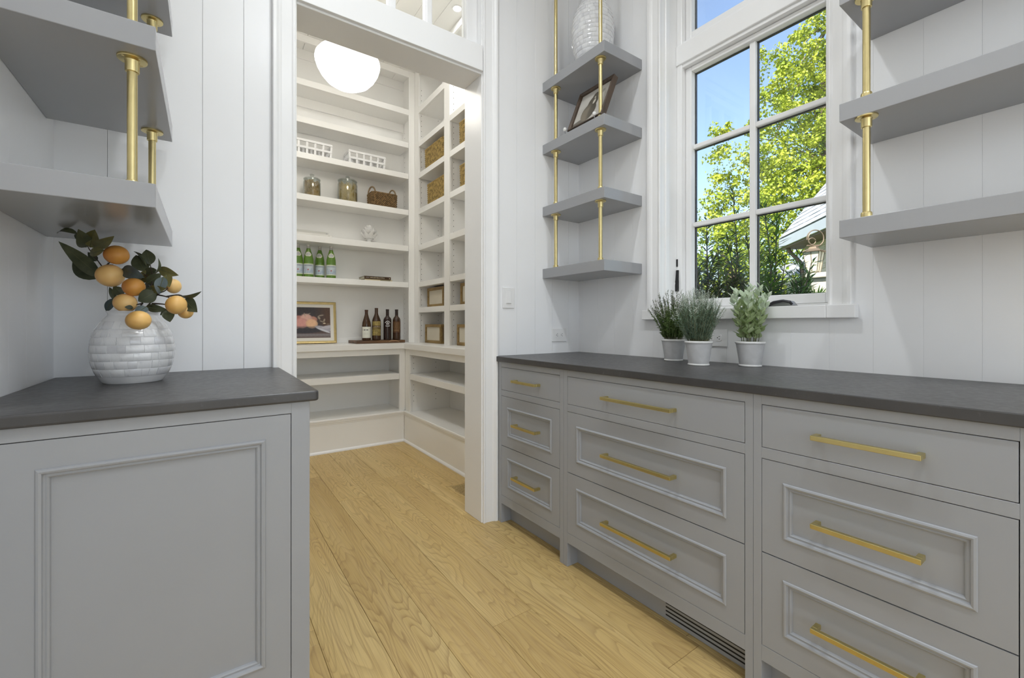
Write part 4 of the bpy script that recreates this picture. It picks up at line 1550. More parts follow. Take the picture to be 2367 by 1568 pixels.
# ------------------------------------------------------------------ tiled vases
def tile_mat():
    m, nt, p = new_mat('shell_tile')
    oi = nt.nodes.new('ShaderNodeObjectInfo')
    n = noise(nt, coords(nt, kind='Object'), 22, 4, .6, 1.2)
    c = ramp(nt, n.outputs[0], [(.28, (.50, .51, .53)), (.42, (.76, .765, .775)), (.70, (.86, .865, .87))])
    t = ramp(nt, oi.outputs['Random'], [(0, (.86, .86, .88)), (.6, (1, 1, 1)), (1, (1, 1, 1))])
    nt.links.new(mixc(nt, 1, c, t, 'MULTIPLY'), p.inputs['Base Color'])
    p.inputs['Roughness'].default_value = .16
    p.inputs['Coat Weight'].default_value = .4
    p.inputs['Coat Roughness'].default_value = .06
    return m


TILE = tile_mat()
VBODY = mat('vase_glaze', (.74, .745, .755), .2, var=.10, vs=14, coat=.3)


def interp(prof, z):
    for (r0, z0), (r1, z1) in zip(prof, prof[1:]):
        if z0 <= z <= z1 and z1 > z0: return r0 + (r1 - r0) * (z - z0) / (z1 - z0)
    return prof[-1][0]


def smooth_prof(pts, n=5):
    out = []
    for i in range(len(pts) - 1):
        p0, p1, p2, p3 = (np.array(pts[max(0, min(len(pts) - 1, k))]) for k in (i - 1, i, i + 1, i + 2))
        for j in range(n):
            t = j / n
            q = .5 * ((2 * p1) + (-p0 + p2) * t + (2 * p0 - 5 * p1 + 4 * p2 - p3) * t * t + (-p0 + 3 * p1 - 3 * p2 + p3) * t ** 3)
            out.append((float(q[0]), float(q[1])))
    out.append(tuple(map(float, pts[-1])))
    return out


def tile_vase(label, cx, cy, z, outer, lip, rows, zr0, rh, width):
    v = thing('tiled_vase', label, 'vase', (cx, cy, z))
    sp = smooth_prof(outer)
    MB().lathe([(0, 0)] + sp + lip, (cx, cy, z), 64).build('body', VBODY, v, smooth=True, sharp=.9)
    for k in range(rows):
        z0, z1 = zr0 + k * rh, zr0 + (k + 1) * rh
        rm = interp(sp, (z0 + z1) / 2)
        n = max(8, round(2 * PI * rm / width))
        ws = [R.uniform(.6, 1.5) for _ in range(n)]
        tot = sum(ws)
        a = R.uniform(0, 6)
        for wv in ws:
            da = wv / tot * 2 * PI
            a0, a1 = a + .0005 / rm, a + da - .0005 / rm
            a += da
            lift = R.uniform(.0006, .0017)
            tl, tr = R.uniform(-.0004, .0006), R.uniform(-.0004, .0006)
            b = MB()
            nn = max(2, int(da / .09))
            rws = []
            e = .0009
            zl = [(z0 + .0005, -.0008), (z0 + .0006, lift * .6), (z0 + .0005 + e, lift), ((z0 + z1) / 2, lift + .0002), (z1 - .0004 - e, lift * .9), (z1 - .0004, lift * .5), (z1 - .0003, -.0008)]
            for zz_, l in zl:
                r_ = []
                for i in range(nn + 3):
                    t = (i - 1) / nn
                    ed = 0
                    if i == 0: t, ed = 0, 1
                    if i == nn + 2: t, ed = 1, 1
                    an = a0 + (a1 - a0) * t
                    rr = interp(sp, zz_) + (-.0008 if ed else l + (tl * (1 - t) + tr * t) * (1 if l > 0 else 0))
                    r_.append((cx + rr * math.cos(an), cy + rr * math.sin(an), z + zz_))
                rws.append(r_)
            b.rings(rws, wrap=False)
            b.build('tile', TILE, v, smooth=True, sharp=.9)
    return v


VX_, VY_ = -.182, 1.784
VZ = .9143
tile_vase('round white shell-tiled vase with fruit branches on the left counter', VX_, VY_, VZ,
          [(.070, 0), (.0745, .006), (.084, .022), (.0935, .045), (.0995, .072), (.1010, .095), (.0995, .120), (.0940, .146), (.0845, .168), (.0735, .187), (.0655, .198), (.0615, .203), (.0605, .207)],
          [(.0610, .211), (.0640, .2145), (.0645, .2165), (.0625, .2175), (.0590, .215), (.0570, .205), (.060, .19), (.09, .13), (.09, .06), (0, .02)], 7, .0215, .0235, .030)
tile_vase('tall egg-shaped white tiled vase on the top corner shelf', 1.828, 1.792, SZ[3] + ST + .0004,
          [(.076, 0), (.083, .015), (.096, .055), (.108, .10), (.117, .155), (.1206, .21), (.118, .26), (.108, .31), (.092, .345), (.078, .365), (.072, .375)],
          [(.073, .381), (.076, .384), (.074, .387), (.070, .385), (.066, .37), (.10, .30), (.11, .2), (0, .02)], 14, .030, .0236, .036)

# ------------------------------------------------------------------ fruit branches
LEAFG = leaf_mat('dark_citrus_leaf', (.045, .055, .032), (.11, .125, .070), .34, .08, 30)
LEAFO = leaf_mat('olive_citrus_leaf', (.11, .105, .035), (.21, .19, .075), .40, .08, 30)
LEAFB = leaf_mat('bluish_citrus_leaf', (.065, .085, .085), (.16, .20, .205), .30, .05, 25)
LEAFT = {'g': LEAFG, 'o': LEAFO, 'b': LEAFB}
TWIG = mat('brown_twig', (.045, .030, .020), .7, var=.2, vs=60)
VEIN = mat('leaf_midrib', (.10, .11, .05), .5, var=.1)


def fruit_mat(name, base, top):
    m, nt, p = new_mat(name)
    tc = nt.nodes.new('ShaderNodeTexCoord')
    sx = nt.nodes.new('ShaderNodeSeparateXYZ')
    nt.links.new(tc.outputs['Generated'], sx.inputs[0])
    n = noise(nt, coords(nt), 30, 3)
    f = mathn(nt, 'ADD', mathn(nt, 'MULTIPLY', sx.outputs[0], .8), mathn(nt, 'MULTIPLY', n.outputs[0], .2))
    nt.links.new(ramp(nt, f, [(.10, base), (.55, top), (.9, tuple(min(1, c * 1.06) for c in top))]), p.inputs['Base Color'])
    p.inputs['Roughness'].default_value = .42
    p.inputs['Subsurface Weight'].default_value = .12
    p.inputs['Subsurface Radius'].default_value = (.01, .005, .002)
    bumpn(nt, p, noise(nt, coords(nt), 260, 2).outputs[0], .06, .001)
    return m


FR_D = fruit_mat('deep_orange_fruit', (.50, .17, .022), (.66, .31, .065))
FR_L = fruit_mat('pale_orange_fruit', (.74, .41, .12), (.88, .58, .23))
FR_M = fruit_mat('orange_fruit', (.60, .31, .065), (.85, .52, .17))
FRT = {'d': FR_D, 'l': FR_L, 'm': FR_M}
W0 = 1.355


def leaf_obj(parent, base, tip, wd, m, bend=.12, fold=.18, twist=0., nrm=None):
    """one leaf from base to tip; wd = full width; cup along the midrib"""
    base, tip = Vector(base), Vector(tip)
    L = (tip - base).length
    y = (tip - base).normalized()
    n = Vector((0, 0, CH)) - base if nrm is None else Vector(nrm)
    n = (n - y * n.dot(y)).normalized()
    n = Matrix.Rotation(twist, 3, y) @ n
    x = y.cross(n)
    k = 9
    b = MB()
    rows = []
    for i in range(k + 1):
        t = i / k
        hw = wd / 2 * (math.sin(PI * min(1, t ** .80)) ** .85) * (1 if 0 < i < k else 0)
        zc = bend * L * math.sin(PI * t) * .5
        rows.append([base + y * (L * t) + x * (s * hw) + n * (zc + abs(s) * hw * fold) for s in (-1, -.5, 0, .5, 1)])
    b.rings(rows, wrap=False)
    up = list(b.v)
    nv = len(up)
    off = .00035
    b.v += [tuple(Vector(v) - n * off * 2) for v in up]
    b.f += [tuple(i + nv for i in reversed(f)) for f in b.f]
    o = b.build('leaf', m, parent, smooth=True, sharp=3.1)
    r2 = MB().tube([base + y * (L * t) + n * (bend * L * math.sin(PI * t) * .5 + .0003) for t in (0, .2, .4, .6, .8, .96)], [.0011, .0010, .0008, .0006, .0005, .0002], 5)
    r2.build('midrib', VEIN, o, smooth=True)
    return o


def fruit_obj(parent, c, rx, rz, m, tilt=0.):
    b = MB()
    prof = [(math.sin(PI * i / 16) * (1 - .05 * math.cos(PI * i / 16)), -math.cos(PI * i / 16)) for i in range(17)]
    prof[0] = (0, -.97)
    prof[-1] = (0, .955)
    b.lathe([(max(0, r), z) for r, z in prof], (0, 0, 0), 32)
    rt = Matrix.Rotation(-TH, 3, 'Z')
    vs = []
    for x, y, z in b.v:                    # long axis (z of the lathe) lies across the view, tilted a little
        p = Vector((z * rx, y * rz, x * rz))
        p = Matrix.Rotation(tilt, 3, 'Y') @ p
        vs.append(tuple(Vector(c) + rt @ p))
    b.v = vs
    return b.build('fruit', m, parent, smooth=True, sharp=3.1, at=c)


def stem_obj(parent, pts, r0=.0026, r1=.0012, name='stem'):
    n = len(pts)
    sp = []
    for i in range(n - 1):
        p0, p1, p2, p3 = (Vector(pts[max(0, min(n - 1, q))]) for q in (i - 1, i, i + 1, i + 2))
        for j in range(4):
            t = j / 4
            sp.append(.5 * ((2 * p1) + (-p0 + p2) * t + (2 * p0 - 5 * p1 + 4 * p2 - p3) * t * t + (-p0 + 3 * p1 - 3 * p2 + p3) * t ** 3))
    sp.append(Vector(pts[-1]))
    return MB().tube(sp, [r0 + (r1 - r0) * i / (len(sp) - 1) for i in range(len(sp))], 7).build(name, TWIG, parent, smooth=True)


S1 = W0 / F                                 # metres per pixel at the vase
COSF = .80                                  # wide-angle stretch at this edge of the frame


def branch(label, stems, leaves, fruits, lean=0.):
    def ld(v): return -lean * min(1.3, max(0., (610 - v) / 75))
    stems = [[(u, v, w + ld(v)) for u, v, w in st] for st in stems]
    leaves = [(u0, v0, d0 + ld(v0), u1, v1, d1_ + ld(v1)) + tuple(r_) for u0, v0, d0, u1, v1, d1_, *r_ in leaves]
    p0 = at_depth(*stems[0][0])
    b = thing('fruit_branch', label, 'branch', p0, 'artificial fruit branches in the white vase')
    for st in stems:
        stem_obj(b, [at_depth(*q) for q in st])
    for u0, v0, d0, u1, v1, d1_, wd, c, tw, bend in leaves:
        leaf_obj(b, at_depth(u0, v0, W0 + d0), at_depth(u1, v1, W0 + d1_), wd * 1.14 * S1, LEAFT[c], bend, .2, tw)
    for u, v, d, rx, rz, c, tl in fruits:
        fruit_obj(b, at_depth(u, v, W0 + d), rx * S1 * COSF, rz * S1 * .98, FRT[c], tl)
    return b


branch('left fruit branch with two oranges and long dark leaves reaching under the shelf',
       [[(312, 790, W0), (305, 722, W0 - .01), (282, 680, W0 + .01), (262, 655, W0 + .03), (240, 622, W0 + .03), (221, 596, W0 + .02), (205, 574, W0 + .01), (196, 552, W0)],
        [(221, 596, W0 + .02), (217, 575, W0)], [(238, 620, W0 + .03), (262, 600, W0 + .0)], [(262, 655, W0 + .03), (254, 640, W0 - .02)]],
       [(180, 541, 0, 131.5, 540, .01, 13, 'g', 1.0, .35), (199, 572, .01, 181, 530, -.01, 25, 'g', .2, .1), (208, 572, .0, 219, 531, .03, 27, 'o', -.3, .1),
        (217, 570, 0, 264, 546, -.01, 20, 'o', .3, .15), (240, 578, -.02, 207, 589, 0, 17, 'o', .4, .1), (228, 640, .02, 135, 558, -.03, 27, 'g', .15, .12),
        (226, 645, .03, 170, 597, .05, 40, 'g', -.2, .1), (181, 541, .01, 176, 554, 0, 9, 'g', .6, .1), (223, 604, .05, 203, 583, .05, 14, 'g', 0, .1),
        (284, 683, .0, 262, 662, -.01, 18, 'g', .2, .1), (263, 690, .01, 246, 721, .02, 15, 'b', .3, .2), (264, 694, .02, 253, 664, .02, 12, 'g', .5, .1), (240, 620, .05, 262, 612, .05, 12, 'g', .3, .1)],
       [(268.6, 589.5, -.04, 30, 21.5, 'd', .06), (254, 637.4, -.03, 33, 25.5, 'l', .12)], lean=.11)
branch('middle fruit branch with three oranges hanging over the vase mouth',
       [[(318, 790, W0), (322, 722, W0 - .02), (334, 690, W0 - .02), (350, 660, W0), (352, 636, W0 + .01), (347, 612, W0 + .02)],
        [(334, 690, W0 - .02), (318, 676, W0 - .03), (309, 664, W0 - .03)], [(330, 702, W0 - .02), (305, 706, W0 - .05)], [(330, 708, W0 - .03), (328, 722, W0 - .07)], [(350, 645, W0), (330, 632, W0)]],
       [(334, 628, .02, 314, 590, .03, 30, 'g', .1, .08), (338, 614, .02, 309, 581, .02, 13, 'g', .9, .3), (348, 612, .03, 338, 577, .03, 25, 'g', -.2, .1),
        (353, 636, 0, 366, 597, -.01, 10, 'g', 1.1, .35), (282, 622, -.01, 334, 642, -.04, 26, 'b', .1, .1), (366, 643, .01, 318, 648, .03, 17, 'o', .3, .1),
        (361, 676, -.02, 319, 697, -.04, 28, 'g', .1, .1), (338, 709, -.04, 312, 729, -.09, 18, 'b', .3, .1), (355, 655, .02, 334, 668, .02, 16, 'b', .2, .1),
        (366, 672, -.01, 340, 676, -.02, 14, 'o', -.2, .1), (362, 624, .02, 330, 632, .03, 16, 'g', .2, .1), (356, 640, .02, 352, 672, .01, 16, 'g', .2, .1),
        (372, 650, -.01, 350, 690, -.02, 14, 'o', .1, .1), (340, 655, .0, 372, 632, .01, 20, 'g', .2, .1), (330, 690, -.02, 366, 662, -.02, 20, 'g', -.2, .1), (345, 668, -.02, 384, 668, -.03, 16, 'o', .2, .1), (322, 650, .02, 346, 622, .03, 18, 'o', .2, .1), (308, 712, -.06, 288, 710, -.075, 9, 'g', .3, .1)],
       [(308.8, 663.8, -.04, 26.8, 20.6, 'd', .14), (289, 700.5, -.045, 28, 21, 'l', .10), (319.5, 740.8, -.115, 28.5, 20.5, 'm', -.04)])
branch('right fruit branch with three oranges leaning out towards the doorway',
       [[(322, 790, W0), (332, 724, W0 + .01), (348, 700, W0 + .01), (366, 680, W0 + .0), (382, 672, W0), (392, 660, W0 + .02)],
        [(366, 682, W0), (384, 686, W0 - .02), (396, 690, W0 - .03)], [(352, 702, W0), (372, 703, W0 - .01), (392, 706, W0 - .02), (420, 714, W0 + .02)], [(384, 686, W0), (414, 682, W0), (430, 690, W0)]],
       [(366, 622, .03, 413, 637, .02, 19, 'o', .15, .12), (384, 636, .0, 392, 664, -.02, 22, 'o', .4, .1), (378, 640, -.02, 366, 680, -.03, 21, 'b', .2, .12),
        (338, 710, -.02, 388, 717, -.04, 16, 'g', .1, .1), (412, 683, .0, 466, 674, -.02, 13, 'g', .9, .25), (426, 692, .02, 456, 722, .0, 28, 'g', .2, .12),
        (387, 716, -.01, 393, 745, -.02, 21, 'g', .1, .1), (388, 716, 0, 370, 729, -.02, 9, 'g', .2, .1), (372, 636, .03, 398, 626, .04, 14, 'o', .2, .1)],
       [(400.5, 661.8, .03, 18.5, 17.5, 'l', 0), (407, 705, -.035, 24.5, 21.5, 'm', .2), (428.6, 721.5, .01, 19.5, 15.5, 'm', -.1)])

# ------------------------------------------------------------------ pear picture on its small easel
z3 = SZ[2] + ST + .0005
pp = thing('framed_pear_print', 'dark framed grey pear print propped on the third corner shelf', 'picture', (1.76, 1.73, z3))
lp = .40
fw, fh = .262, .262
ya, x0p = 1.862, 1.712


def pxf(u, d, v):                          # u to the right as seen (towards -y), d out of the face (-x), v up the slope
    return (x0p + v * math.sin(lp) - d * math.cos(lp), ya - u, z3 + .010 + v * math.cos(lp) + d * math.sin(lp))


ring_frame('frame', M['darkframe'], pp, pxf, fw, fh, [(0, -.012), (0, .020), (.003, .022), (.009, .0205), (.013, .017), (.016, .012), (.016, .002)])
ring_frame('frame_back', M['darkframe'], pp, pxf, fw, fh, [(.125, -.012), (0, -.012)])


def pear(U, V):
    h = np.zeros(U.shape + (3,))
    h[:] = (196, 192, 184)
    n = np.sin(U * 9 + 2 * np.sin(V * 7)) * np.sin(V * 8 + U * 3)
    h += n[..., None] * 7
    h = lay(h, blob(U, V, .22, .115, .24, .055, .5, .1) * .9, (104, 98, 88))
    h = lay(h, blob(U, V, .76, .80, .05, .04, .8, .4) * .7, (130, 128, 118))
    body = np.maximum(blob(U, V, .44, .34, .235, .255, .04, -.2), np.maximum(blob(U, V, .50, .58, .16, .20, .04, -.15), blob(U, V, .535, .74, .095, .13, .06, -.1)))
    h = lay(h, body, (92, 86, 74))
    h = lay(h, body * blob(U, V, .38, .27, .16, .17, 1.0) * .8, (142, 132, 116))
    h = lay(h, body * blob(U, V, .60, .38, .10, .26, .8, -.2) * .55, (66, 62, 52))
    h = lay(h, blob(U, V, .545, .60, .035, .060, .4, -.2), (206, 200, 186))
    h = lay(h, blob(U, V, .535, .72, .016, .035, .4, .2), (196, 190, 176))
    h = lay(h, blob(U, V, .60, .88, .012, .075, .3, -.45), (70, 66, 58))
    return h


print_grid('print', 72, 72, pear, lambda a, b: pxf(.0155 + a * (fw - .031), .0045, .0155 + b * (fh - .031)), pp)
ez = thing('plate_easel', 'tiny white-knobbed easel holding the pear print', 'stand', (1.72, 1.73, z3))
for u in (-.008, .222):
    yy = ya - u
    MB().tube([(1.83, yy, z3 + .004), (1.70, yy, z3 + .004), (1.684, yy, z3 + .010), (1.684, yy, z3 + .022)], .0028, 8).build('arm', M['steel'], ez, smooth=True)
    MB().lathe([(0, 0), (.006, .001), (.0095, .006), (.0105, .011), (.009, .017), (.005, .021), (0, .022)], (1.684, yy, z3 + .018), 20).build('knob', CER, ez, smooth=True)
MB().tube([(1.83, ya + .008, z3 + .004), (1.83, ya - .222, z3 + .004)], .0028, 8).build('cross_bar', M['steel'], ez, smooth=True)
MB().tube([(1.83, ya - .107, z3 + .004), (1.852, ya - .107, z3 + .13), (1.835, ya - .107, z3 + .20)], .0028, 8).build('back_leg', M['steel'], ez, smooth=True)

# ------------------------------------------------------------------ potted herbs
POT = mat('grey_clay_pot', (.50, .50, .505), .75, var=.09, vs=30, bump=.12, bs=120)
POTR = mat('pale_pot_rim', (.66, .655, .645), .7, var=.08, vs=40)
SOIL = mat('dark_moss', (.030, .032, .018), .95, var=.5, vs=120, bump=.5, bs=200)


def pot(label, x, y):
    p = thing('potted_herb', label, 'plant', (x, y, .9143), 'potted herbs on the counter')
    MB().lathe([(0, .0005), (.038, .0005), (.0405, .006), (.0415, .0085), (.0445, .03), (.0505, .07), (.0545, .094), (.055, .0965), (.051, .0965), (.049, .09), (0, .088)], (x, y, .9143), 48).build('pot', POT, p, smooth=True, sharp=.8)
    MB().lathe([(.050, .094), (.0555, .0945), (.0575, .097), (.058, .1005), (.057, .104), (.0545, .1055), (.052, .104), (.0505, .099)], (x, y, .9143), 48).build('pot_rim', POTR, p, smooth=True, sharp=1.2)
    MB().lathe([(.036, .0002), (.0425, .0002), (.0440, .002), (.0440, .0055), (.0425, .0078), (.038, .0085)], (x, y, .9143), 48).build('pot_foot', POTR, p, smooth=True, sharp=1.2)
    MB().lathe([(.0505, .0955), (.035, .099), (.015, .100), (0, .100)], (x, y, .9143), 32).build('soil', SOIL, p, smooth=True)
    return p


def quad_leaves(name, m, parent, base, dirs, nrm, L, Wd, at, kind='stuff', fold=.25):
    """many small pointed leaves, joined: base, left, tip, right per leaf"""
    base, dirs, nrm = np.asarray(base), np.asarray(dirs), np.asarray(nrm)
    dirs = dirs / np.linalg.norm(dirs, axis=1, keepdims=True)
    side = np.cross(dirs, nrm)
    side /= np.linalg.norm(side, axis=1, keepdims=True) + 1e-9
    up = np.cross(side, dirs)
    L, Wd = np.asarray(L)[:, None], np.asarray(Wd)[:, None]
    mid = base + dirs * L * .45
    v = np.stack([base, mid + side * Wd / 2 + up * Wd * fold, base + dirs * L, mid - side * Wd / 2 + up * Wd * fold], 1).reshape(-1, 3) - np.array(at)
    n = len(base)
    me = bpy.data.meshes.new(name)
    me.vertices.add(4 * n)
    me.vertices.foreach_set('co', v.astype(np.float32).ravel())
    me.loops.add(6 * n)
    i0 = np.arange(n)[:, None] * 4
    me.loops.foreach_set('vertex_index', (i0 + np.array([[0, 1, 2, 0, 2, 3]])).astype(np.int32).ravel())
    me.polygons.add(2 * n)
    me.polygons.foreach_set('loop_start', (np.arange(2 * n) * 3).astype(np.int32))
    me.polygons.foreach_set('loop_total', np.full(2 * n, 3, np.int32))
    me.update(calc_edges=True)
    me.validate()
    me.materials.append(m)
    o = bpy.data.objects.new(name, me)
    place(o, parent, at)
    if kind: o['kind'] = kind
    return o


def rnd(n, s=1.):
    return NR.normal(0, s, (n, 3))


HG1 = leaf_mat('thyme_leaf', (.085, .150, .040), (.28, .42, .13), .5, .2, 30)
HG1B = leaf_mat('thyme_tip', (.26, .28, .22), (.50, .50, .46), .6, .2, 40)
HG2 = leaf_mat('rosemary_leaf', (.15, .23, .15), (.38, .50, .37), .55, .2, 26)
HG2B = leaf_mat('rosemary_tip', (.42, .52, .43), (.66, .72, .64), .6, .2, 40)
HG3 = leaf_mat('frosted_leaf', (.34, .44, .19), (.58, .68, .42), .5, .3, 26)
HG3B = leaf_mat('frosted_tip', (.50, .62, .42), (.72, .80, .64), .55, .3, 30)
HST = mat('herb_stem', (.16, .17, .09), .7, var=.2)


def herb(label, x, y, H, spread, ns, per, L, Wd, m, mt, droop, tip_from, seed):
    p = pot(label, x, y)
    z = .9143 + .098
    rg_ = random.Random(seed)
    B_, D_, N_, LL, WW, tip = [], [], [], [], [], []
    sm = MB()
    for s in range(ns):
        a = rg_.uniform(0, 2 * PI)
        r0 = .040 * math.sqrt(rg_.random())
        r1 = spread * (r0 / .040) * rg_.uniform(.75, 1.05) + rg_.uniform(0, .012)
        h = H * rg_.uniform(.72, 1.0) * (1 - .25 * (r1 / spread) ** 3)
        pts = []
        for i in range(6):
            t = i / 5
            rr = r0 + (r1 - r0) * t ** 1.2
            pts.append(Vector((x + rr * math.cos(a + .25 * t), y + rr * math.sin(a + .25 * t), z + h * (t - droop * t * t * (r1 / spread)))))
        sm.tube(pts, [.0012, .0011, .0010, .0008, .0006, .0004], 4, caps=False)
        for k in range(per):
            t = (k + rg_.random()) / per
            t = .06 + .94 * t
            f = t * 5
            i = min(4, int(f))
            c = pts[i].lerp(pts[i + 1], f - i)
            ax = (pts[i + 1] - pts[i]).normalized()
            an = rg_.uniform(0, 2 * PI)
            o_ = ax.orthogonal().normalized()
            o_ = Matrix.Rotation(an, 3, ax) @ o_
            d = (o_ * rg_.uniform(.6, 1.0) + ax * rg_.uniform(.35, 1.1)).normalized()
            B_.append(tuple(c)); D_.append(tuple(d)); N_.append(tuple(ax + o_ * -.3 + Vector((rg_.uniform(-.3, .3), rg_.uniform(-.3, .3), .2))))
            sc = (1 - .45 * t) * rg_.uniform(.7, 1.15)
            LL.append(L * sc); WW.append(Wd * sc)
            tip.append(t > tip_from)
    sm.build('stems', HST, p, kind='stuff')
    tip = np.array(tip)
    at = (x, y, z)
    A = [np.array(q) for q in (B_, D_, N_, LL, WW)]
    quad_leaves('foliage', m, p, *[q[~tip] for q in A], at)
    quad_leaves('flower_tips', mt, p, *[q[tip] for q in A], at)
    return p


herb('potted thyme-like herb with airy dark tips, leftmost of the three grey pots', 1.8686, 1.2887, .262, .118, 84, 60, .020, .0072, HG1, HG1B, .12, .80, 3)
herb('potted rosemary-like grey-green herb in the middle grey pot', 1.7498, 1.0834, .245, .106, 170, 66, .021, .0036, HG2, HG2B, .10, .82, 4)

# frosted herb with broad leaves: each leaf a part of its stem
ph = pot('potted herb with broad pale frosted leaves, rightmost of the three grey pots', 1.883, .9302)


def broad(L, Wd):
    b = MB()
    rows = []
    for i in range(6):
        t = i / 5
        hw = Wd / 2 * math.sin(PI * min(1, .06 + .94 * t ** .8)) ** .8 if 0 < i < 5 else (.0006 if i == 0 else .0004)
        rows.append([(s * hw, L * t, .18 * L * t * t + abs(s) * hw * .28) for s in (-1, 0, 1)])
    b.rings(rows, wrap=False)
    return b


lms = []
for k, (L, Wd) in enumerate(((.038, .0225), (.034, .0205), (.028, .0165))):
    for m_ in (HG3, HG3B):
        me = broad(L, Wd).mesh('leaf')
        me.materials.append(m_)
        me.polygons.foreach_set('use_smooth', [True] * len(me.polygons))
        lms.append(me)
rg_ = random.Random(5)
nleaf = 0
for s in range(17):
    a = 2 * PI * s / 17 * 2.4
    r0 = .034 * math.sqrt((s + .5) / 17)
    r1 = .082 * math.sqrt((s + .5) / 17) * rg_.uniform(.85, 1.05)
    h = .250 * rg_.uniform(.80, 1.0) * (1 - .16 * (r1 / .082) ** 2)
    pts = [Vector((1.883 + (r0 + (r1 - r0) * t ** 1.3) * math.cos(a), .9302 + (r0 + (r1 - r0) * t ** 1.3) * math.sin(a), 1.012 + h * t)) for t in (0, .2, .4, .6, .8, 1)]
    so = MB().tube(pts, [.0016, .0015, .0013, .0011, .0009, .0007], 6).build('stem', HST, ph, smooth=True)
    for k in range(17):
        t = .10 + .90 * k / 16
        f = t * 5
        i = min(4, int(f))
        c = pts[i].lerp(pts[i + 1], f - i)
        ax = (pts[i + 1] - pts[i]).normalized()
        an = k * PI / 2 * 1.03 + rg_.uniform(-.3, .3)
        o_ = Matrix.Rotation(an, 3, ax) @ ax.orthogonal().normalized()
        up_ = .55 + .5 * t + rg_.uniform(-.15, .2)
        d = (o_ + ax * up_).normalized()
        nrm = (ax - d * ax.dot(d)).normalized()
        xx_ = d.cross(nrm)
        me = lms[(0 if t < .55 else 2 if t < .85 else 4) + (1 if t > .70 + rg_.uniform(-.15, .15) else 0)]
        o = bpy.data.objects.new('leaf', me)
        place(o, so, c)
        o.rotation_euler = Matrix((xx_, d, nrm)).transposed().to_euler()
        sc = rg_.uniform(.85, 1.15)
        o.scale = (sc, sc, sc)


# ------------------------------------------------------------------ outside the window
gd = MB().box(2.25, 40, -25, 40, -.62, -.50).build('ground', mat('lawn', (.10, .16, .035), .9, var=.4, vs=3), None)
gd['kind'] = 'structure'
rf = box('sun_shade_roof', M['ceiling'], None, -6, 2.62, -8, 6, 3.93, 4.05)  # unseen roof, oversized to keep the sun off the near shrubs
rf['kind'] = 'structure'
ew = MB()
for a0, a1 in ((-8, YN - .01), (2.26, 6)):
    ew.box(2.06, 2.20, a0, a1, -.6, 3.93)
ew = ew.build('wall_outside', M['ceiling'])
ew['kind'] = 'structure'

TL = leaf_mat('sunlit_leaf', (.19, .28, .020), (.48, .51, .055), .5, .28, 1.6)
TD = leaf_mat('shaded_leaf', (.10, .17, .020), (.26, .36, .045), .5, .35, 1.2)  # darker copy of the sunlit leaf, inner-crown shade in its colour
BARK = mat('tree_bark', (.16, .12, .085), .9, var=.35, vs=8, bump=.5, bs=30)


def crown(name, m, parent, blobs, per_m2, L, seed):
    """leaves gathered in clumps over the lobes of the crown, blades facing outwards and up"""
    rg = np.random.default_rng(seed)
    B_, N_ = [], []
    for c, r in blobs:
        nsub = max(4, int(per_m2 * r * r * .36))
        d = rg.normal(0, 1, (nsub, 3))
        d /= np.linalg.norm(d, axis=1, keepdims=True)
        q = rg.random((nsub, 1)) ** .5
        cs = np.array(c) + d * r * (.30 + .72 * q)
        for k in range(nsub):
            n = int(rg.uniform(22, 46))
            e = rg.normal(0, 1, (n, 3))
            e /= np.linalg.norm(e, axis=1, keepdims=True)
            rr = rg.uniform(.14, .30) * min(1, r / .5 + .3)
            B_.append(cs[k] + e * rr * rg.uniform(.55, 1.05, (n, 1)) * np.array([[1, 1, .75]]))
            N_.append(e * 1.0 + d[k] * .5 + rg.normal(0, .35, (n, 3)) + np.array([-.15, -.05, .45]))
    B_, N_ = np.concatenate(B_), np.concatenate(N_)
    n = len(B_)
    D_ = rg.normal(0, 1, (n, 3)) + np.array([0, 0, -.35])
    L_ = L * rg.uniform(.7, 1.25, n)
    return quad_leaves(name, m, parent, B_, D_, N_, L_, L_ * .82, tuple(parent.location) if parent else (0, 0, 0))


def tree(label, base, trunk, blobs, blobs2, dens, L, seed):
    t = thing('leafy_tree', label, 'tree', base, 'trees beyond the window')
    MB().tube([base] + [tuple(p) for p in trunk], [.20, .16, .12, .08, .04][:len(trunk) + 1], 10).build('trunk', BARK, t, smooth=True)
    br = MB()
    for c, r in blobs[::2]:
        k = min(len(trunk) - 1, R.randrange(len(trunk)))
        a = Vector(trunk[k])
        cc = Vector(c)
        br.tube([a, a.lerp(cc, .5) + Vector((0, 0, .2)), a.lerp(cc, .8)], [.035, .02, .008], 6)
    br.build('branches', BARK, t, smooth=True, kind='stuff')
    crown('foliage', TL, t, blobs, dens, L, seed)
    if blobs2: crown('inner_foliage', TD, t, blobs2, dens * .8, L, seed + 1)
    return t


def bl(lst, k=1.36):
    return [(tuple(at_depth(u, v, w * k)), r * w * k / F) for u, v, r, w in lst]


